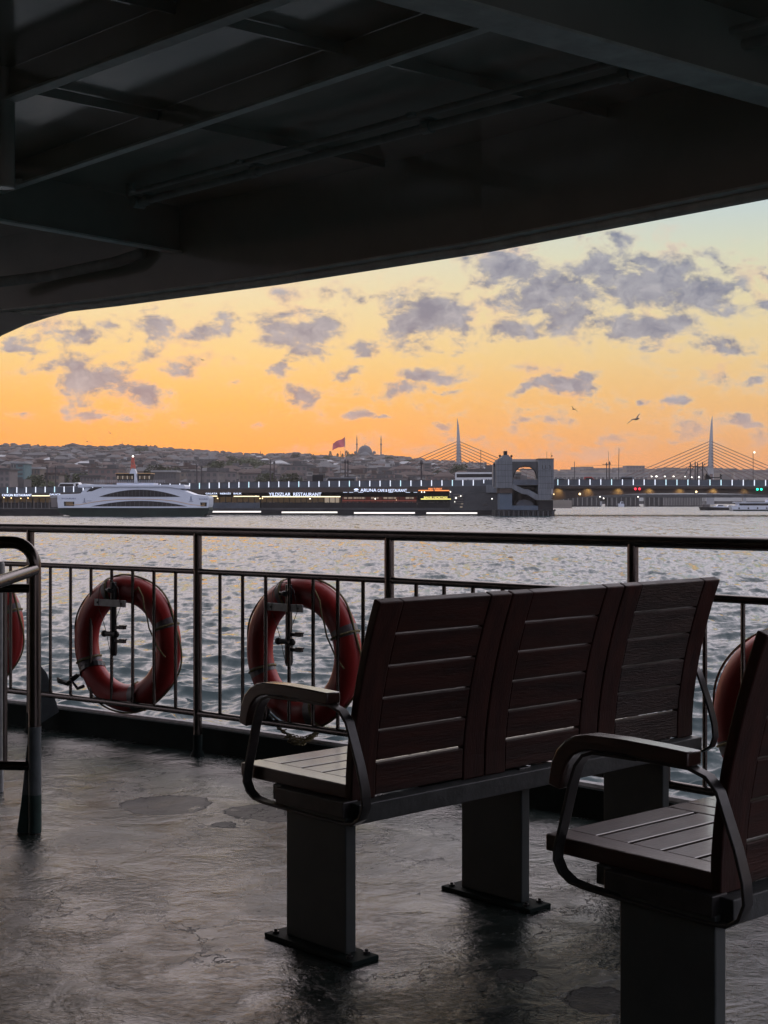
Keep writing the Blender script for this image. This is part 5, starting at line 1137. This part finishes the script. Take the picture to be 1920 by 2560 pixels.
tb_('chimney', T['dark'], 1262.5, 1270.5, 1126.5, 1137.2, 3, 5.5, lt)
for x, y in ((1250.5, 1139.5), (1279.5, 1140), (1236.5, 1160)):
    mb = MB(); mb.ball(P(x, y, TD)+Vector((0, 1.2, 0)), .34, 10); mb.tube([P(x, y, TD)+Vector((0, 1.2, 0)), P(x, y+7, TD)+Vector((0, 1.2, 0))], .12, 6); mb.build('horn_lamp', T['dark'], lt, smooth=True)
tb_('side_wing', T['slate'], 1235, 1240.2, 1160, 1216, 3, 7, lt)
tb_('tower_foot', T['blue'], 1250, 1280.8, 1233, 1274, .6, 8.4, lt); tb_('tower_neck', T['brown'], 1248, 1281, 1220.3, 1232.8, .2, 8.8, lt)
rt_ = poly('right_tower', T['slate'], [(1345.5, 1149), (1345.5, 1250), (1378.5, 1250), (1378.5, 1222), (1384.5, 1222), (1384.5, 1147.5), (1348, 1147.5)], 0, 9)
tb_('parapet_cap', T['dark'], 1345, 1385.2, 1146.2, 1147.6, -.2, 9.2, rt_)
for x, y0 in ((1370, 1128), (1381, 1130)):
    mb = MB(); mb.tube([P(x, 1147, TD)+Vector((0, 3, 0)), P(x, y0, TD)+Vector((0, 3, 0))], .045, 5); mb.build('aerial', T['mast'], rt_)
mb = MB(); mb.ball(P(1383, 1139, TD)+Vector((0, 3, 0)), .2, 8); mb.build('siren', T['dark'], rt_)
# panel joints
for tb2, x0, x1, ys in ((lt, 1240.8, 1280.8, (1161, 1175.5, 1190, 1206)), (rt_, 1345.8, 1384.2, (1177, 1191.5, 1208, 1220, 1235.5))):
    mb = MB()
    for y in ys:
        a, b = P(x0, y, TD), P(min(x1, 1378) if y > 1222 else x1, y+.55, TD); mb.bb(a.x, b.x, TD-.03, TD+.02, b.z, a.z)
    n = 7
    for i in range(1, n):
        x = x0+(x1-x0)*i/n; a, b = P(x, 1151, TD), P(x+.3, 1219 if tb2 is lt else 1221, TD); mb.bb(a.x, b.x, TD-.022, TD+.02, b.z, a.z)
    mb.build('panel_joint', T['dark'], tb2)
# arch wall between the towers
arch_c = (1313.5, 1193.5); ar_ = 29.3; pts = [(1281.2, 1154), (1345.3, 1154), (1345.3, 1197)]
pts += [(1343, 1197)]+[(arch_c[0]+ar_*math.cos(t), arch_c[1]-ar_*math.sin(t)) for t in [math.pi*i/22 for i in range(23)]]+[(1281.2, 1197)]
poly('arch_wall', T['conc'], pts, .5, 3.2)
tb_('roof_parapet', T['pale'], 1284, 1345, 1146.5, 1154, 5, 8.2)
mb = MB(); mb.tube([P(arch_c[0]+(ar_-.6)*math.cos(t), arch_c[1]-(ar_-.6)*math.sin(t), TD)+Vector((0, .4, 0)) for t in [math.pi*i/24 for i in range(25)]], .14, 6); mb.build('arch_trim', T['dark'], tw)
for y in (1166, 1173): tb_('arch_beam', T['dark'], 1292 if y == 1166 else 1286, 1335 if y == 1166 else 1341, y, y+1.6, 2, 2.6)
tb_('upper_gallery', T['parapet'], 1282, 1345, 1199, 1212.5, .3, 7)
tb_('back_wall', T['dark'], 1281, 1346, 1212.6, 1275, 6, 8)
tb_('lit_window', E['roomw'], 1290, 1310, 1177, 1179, 7.0, 7.2); tb_('window_row', T['pale'], 1290, 1309, 1182.5, 1189, 7.0, 7.2); tb_('window_row', T['wallA'], 1292, 1306, 1191, 1196, 7, 7.2)
poly('stair', T['slate'], [(1281.4, 1209), (1311, 1223), (1320, 1223), (1345.2, 1236), (1345.2, 1249.5), (1341, 1250), (1318, 1236), (1305, 1234.5), (1281.4, 1222)], .2, 2.4)
tb_('lower_block', T['blue'], 1281.2, 1384, 1264, 1275, 1, 8); poly('round_shed', T['parapet'], [(1292, 1275), (1294, 1258), (1302, 1251), (1314, 1249), (1326, 1251), (1336, 1258), (1340, 1275)], 3, 5.5)
tb_('base_block', T['dark'], 1346, 1383.5, 1250.4, 1274.8, .8, 8.6)
tb_('pile_cap', T['dark'], 1238, 1386, 1275.2, 1291, -.4, 12)
n = 0
for i in range(24):
    x = 1241+6.1*i; q_ = P(x, 1280, TD); mb = MB(); mb.lathe([(.26, SEA-.4), (.26, P(0, 1277, TD).z)], (q_.x, TD-.7, 0), 8); mb.build('fender_pile', T['conc'] if i % 2 else T['dark'], tw)
text_mesh('painted_mark', 'U-3', 22*TD/F, 10.5*TD/F, P(1366, 1168.5, TD)+Vector((0, -.04, 0)), T['conc'], 0, tw, depth=.03)
mb = MB(); mb.ball(P(1386.5, 1275.5, TD)+Vector((0, -.4, 0)), .3, 8); mb.build('tyre_fender', T['rubber'], tw)
# graffiti like scrawl on the pier wall
mb = MB(); r = random.Random(3); pp = [bpx(1205+r.uniform(0, 16), 1258+r.uniform(0, 8), -.66) for _ in range(12)]; mb.tube(pp, .05, 4); mb.build('scrawl', T['wallA'], bridge)

# ------------------------------------------------------------------ white double-ended ferry
FDp = 384.0
fe = empty('white_ferry', P(333, 1290, FDp), label='large white double ended ferry with arched window bands', cat='ferry')
def fp(x, y, d=0.0): p = P(x, y, FDp); return p+Vector((0, d, 0))
def fpoly(name, mat, pts, d0, d1, parent=None, bevel=0):
    mb = MB(); mb.prism([fp(x, y, d0) for x, y in pts], (0, d1-d0, 0)); return mb.build(name, mat, parent or fe, bevel=bevel)
fpoly('hull', T['hull'], [(152, 1268.5), (521, 1268.5), (523, 1275), (520, 1283), (505, 1291), (178, 1291), (150, 1283), (143, 1274)], .2, 9.5)
side = [(145, 1270), (143, 1252), (143.5, 1238.5), (150, 1236), (166, 1235.5), (196, 1234.5), (214, 1231), (240, 1223), (262, 1217), (290, 1212.5), (320, 1211), (350, 1211), (385, 1212.5), (415, 1216), (440, 1220), (458, 1226), (485, 1236), (506, 1238.5), (521, 1240), (523, 1246), (522.5, 1262), (520, 1270)]
fpoly('superstructure', T['white'], side, 0, 9.6, bevel=.06)
fpoly('rubbing_strake', T['white'], [(160, 1266.2), (519, 1266.2), (519, 1269.5), (160, 1269.5)], -.25, .05)
def archband(x0, x1, yb, yt, n=22): 
    cx_ = (x0+x1)/2; return [(x0, yb)]+[(x0+(x1-x0)*i/n, yb-(yb-yt)*(1-abs((x0+(x1-x0)*i/n-cx_)/((x1-x0)/2))**2.0)) for i in range(1, n)]+[(x1, yb)]
for x0, x1, yb, yt in ((247, 451, 1242, 1224), (222, 474.5, 1267.5, 1252)):
    w_ = fpoly('window_band', T['glass'], archband(x0, x1, yb, yt), -.05, .05); mb = MB()
    for i in range(1, 22):
        x = x0+(x1-x0)*i/22; h = (yb-yt)*(1-abs((x-(x0+x1)/2)/((x1-x0)/2))**2); a, b = fp(x-.18, yb-h+.3, -.08), fp(x+.18, yb, -.02); mb.bb(a.x, b.x, a.y, b.y, b.z, a.z)
    mb.build('mullion', T['cargrey'], w_)
mb = MB(); gl = [(173, 1262.5), (200, 1261.5), (222, 1257), (260, 1251.5), (300, 1248.4), (348, 1247.3), (400, 1249), (435, 1252.5), (462, 1258), (480, 1262), (510, 1264)]; mb.tube([fp(x, y, -.02) for x, y in gl], .07, 6); mb.build('gold_line', T['gold'], fe, smooth=True)
fpoly('roof_canopy', T['white'], [(194, 1212.5), (210, 1209.5), (225, 1211), (300, 1212), (460, 1212), (463, 1216), (463, 1221), (448, 1222), (420, 1217), (250, 1217), (210, 1217), (196, 1219)], -.3, 9.9, bevel=.04)
fpoly('roof_strut', T['white'], [(200, 1235), (214, 1219), (226, 1219), (212, 1234)], .1, .6); fpoly('open_deck_shade', T['glass'], [(216, 1229), (232, 1219.5), (255, 1218), (230, 1228)], -.03, .3)
fpoly('roof_deck', T['white'], [(290, 1213), (290, 1207), (383, 1207), (383, 1213)], 1, 8.6)
mb = MB()
for i in range(40): q_ = fp(235+4.5*i, 1207, .6); mb.tube([q_, q_+Vector((0, 0, .75))], .03, 4)
mb.tube([fp(235, 1200.5, .6), fp(411, 1200.5, .6)], .03, 4); mb.tube([fp(235, 1204, .6), fp(411, 1204, .6)], .025, 4); mb.build('deck_railing', T['metro'], fe)
for x0, x1 in ((287, 333.5), (342, 374)):
    wh = fpoly('wheelhouse', T['dark'], [(x0, 1184), (x1, 1184), (x1-1.5, 1187), (x1-3.5 if x1 > 350 else x1, 1203.5), (x0+(4 if x0 < 300 else 0), 1203.5), (x0+.5, 1187)], 1.5, 8)
    for i in range(int((x1-x0)/6)):
        x = x0+3+6*i; fpoly('pane', E['room'] if i % 2 else T['cream'], [(x, 1189.5), (x+4, 1189.5), (x+3.6, 1197.5), (x+.6, 1197.5)], 1.42, 1.5, wh)
    mb = MB(); mb.bb(fp(x0-1, 0, 0).x, fp(x1+1, 0, 0).x, FDp+1.2, FDp+8.3, fp(0, 1184.2, 0).z, fp(0, 1182.2, 0).z); mb.build('wheelhouse_roof', T['gold'], wh)
fpoly('funnel', T['white'], [(322, 1184), (326, 1172), (335, 1172), (339.5, 1184), (342, 1208), (333.8, 1208), (333.8, 1184)], 1.0, 3.2)
mb = MB()
for a, b in (((324, 1173), (328, 1142)), ((334, 1173), (330, 1142))): mb.tube([fp(*a, 2), fp(*b, 2)], .16, 6)
for y in (1147, 1152, 1157, 1162, 1167): mb.tube([fp(325-.0, y, 2), fp(333.5, y, 2)], .12, 6)
mb.box(fp(331, 1165, 2), (.9, .6, .9)); mb.box(fp(328, 1153, 2), (.7, .5, .8)); mb.build('mast', T['orange'], fe)
mb = MB(); mb.ball(fp(329, 1140.5, 2), .26, 8); mb.build('masthead_lamp', E['lamp'], fe)
for x0, x1, y0, y1 in ((159.5, 186, 1254, 1265), (500.5, 517, 1256, 1266)):
    w_ = fpoly('end_window', T['dark'], [(x0, y0), (x1, y0), (x1-.6, y1), (x0+1, y1)], -.05, .04); fpoly('lit_cabin', E['room'], [(x0+5, y0+1.2), (x1-4, y0+1.2), (x1-4, y1-1), (x0+5, y1-1)], -.08, -.05, w_)
for tx, x0, x1, y0, y1 in (('SH DURUSU', 154, 189, 1244.5, 1248), ('SH DURUSU', 498, 520, 1246, 1249.5)):
    text_mesh('lettering', tx, (x1-x0)*FDp/F, (y1-y0)*FDp/F, fp((x0+x1)/2, (y0+y1)/2, -.03), T['navy'], 0, fe, depth=.02)
mb = MB()
for x, y, s in ((211, 1250.5, 1.0), (477.5, 1247, 1.2)):
    q_ = fp(x, y, -.03); mb.box(q_, (.12*s, .03, .95*s)); mb.box(q_+Vector((0, -.005, -.25*s)), (.62*s, .03, .12*s)); mb.box(q_+Vector((0, -.008, .1*s)), (.36*s, .03, .10*s)); mb.ball(q_+Vector((0, 0, .42*s)), .13*s, 6, (1, .2, 1)); mb.box(q_+Vector((0, -.004, -.62*s)), (1.0*s, .03, .09))
mb.build('emblem', T['navy'], fe)
text_mesh('lettering', 'sehir hatlari', 12*FDp/F, 2.2*FDp/F, fp(223, 1252, -.03), T['navy'], 0, fe, depth=.02)
# quay clutter at the far left, in front of the bridge
mb = MB()
for a, b, y0, y1 in ((-60, 150, 1272, 1292),): pa_, pb_ = P(a, y0, 398), P(b, y1, 398); mb.bb(pa_.x, pb_.x, 398, 402, pb_.z, pa_.z)
o = mb.build('landing_stage', T['dark'], loc=P(45, 1292, 398)); tag(o, 'dark low landing stage left of the white ferry', 'pier')
for k in range(16):
    x = -10+9.5*k; c = P(x, 1272, 399); mb = MB(); mb.lathe([(.1, 0), (.1, 1.6+(k % 3)*.5), (0, 2.2)], c, 6); o = mb.build('mooring_pole', T['conc'] if k % 2 else T['wallA'], loc=c); tag(o, 'short mooring pole on the dark landing stage', 'pole', 'poles on the landing stage')
# pale sloped gangway canopy beside the ferry bow
o = empty('gangway', P(133, 1270, 392), label='pale covered gangway at the ferry bow', cat='gangway'); mb = MB(); mb.prism([P(x, y, 392) for x, y in ((124, 1241), (150, 1238), (150, 1243), (126, 1245))], (0, 3, 0)); mb.build('gangway_roof', T['pale'], o); mb = MB(); mb.prism([P(x, y, 392) for x, y in ((126, 1246), (143, 1245), (143, 1268), (128, 1268))], (0, 2, 0)); mb.build('gangway_cabin', T['wallA'], o)

# ------------------------------------------------------------------ gulls
def gull(px, py, D, span, bank, yaw, label, big=False):
    c = P(px, py, D); o = empty('gull', c, label=label, cat='bird', group=None if big else 'distant gulls'); s = span
    mb = MB(); mb.tube([(-.24*s, 0, .0), (-.16*s, 0, .01*s), (-.02*s, 0, 0), (.12*s, 0, .01*s), (.19*s, 0, .03*s), (.235*s, 0, .028*s), (.27*s, 0, .02*s)], [.006*s, .028*s, .05*s, .045*s, .032*s, .026*s, .004*s], 8)
    mb.prism([(-.20*s, -.012*s, 0), (-.33*s, -.05*s, 0), (-.34*s, .05*s, 0), (-.20*s, .012*s, 0)], (0, 0, .008*s))
    for sd in (-1, 1):
        st = [(.0, .035, 0, .13), (.0, .16, .06, .12), (-.02, .30, .085, .10), (-.08, .42, .06, .06), (-.15, .50, .02, .012)]
        vs = []
        for x, y, z, ch in st: vs += [((x+ch*.5)*s, sd*y*s, z*s+.006*s), ((x-ch*.5)*s, sd*y*s, z*s), ((x-ch*.2)*s, sd*y*s, z*s+.014*s)]
        fs = [f for i in range(4) for f in ((i*3, i*3+3, i*3+5, i*3+2), (i*3+2, i*3+5, i*3+4, i*3+1), (i*3+1, i*3+4, i*3+3, i*3))]
        mb.add(vs, fs)
    R = Euler((bank, 0, yaw)).to_matrix(); mb.v = [tuple(c+R @ Vector(v)) for v in mb.v]
    body = mb.build('body', T['bird'], o, smooth=True); return o
gull(1590, 1048, 95, 1.35, math.radians(32), math.radians(-60), 'gull gliding with raised wing left of the right pylon', True)
for px, py, D, a, lab in ((218, 1104, 120, .6, 'tiny gull low over the left ridge'), (1434, 1023, 160, .7, 'small gull high between the two pylons'), (506, 900, 200, .3, None), (275, 1083, 190, .5, None), (1195, 1054, 230, .5, None)):
    gull(px, py, D, 1.1, math.radians(35 if a > .3 else 15), a*3, lab or 'tiny dark gull far off against the orange sky')

# ------------------------------------------------------------------ air
def haze(dens):
    m = bpy.data.materials.new('haze_air'); m.use_nodes = True; nt = m.node_tree; nt.nodes.clear()
    v = nt.nodes.new('ShaderNodeVolumePrincipled'); v.inputs['Color'].default_value = (.86, .80, .80, 1); v.inputs['Density'].default_value = dens; v.inputs['Anisotropy'].default_value = .35
    o = nt.nodes.new('ShaderNodeOutputMaterial'); nt.links.new(v.outputs[0], o.inputs['Volume'])
    mb = MB(); mb.bb(-2950, 3350, -750, 3300, SEA-2.5, 190); b = mb.build('haze', m); tag(b, kind='stuff')
haze(.00007)
sc.cycles.max_bounces = 6; sc.cycles.diffuse_bounces = 3; sc.cycles.glossy_bounces = 3; sc.cycles.caustics_reflective = False; sc.cycles.caustics_refractive = False; sc.cycles.adaptive_threshold = 0.02
bpy.context.view_layer.update()
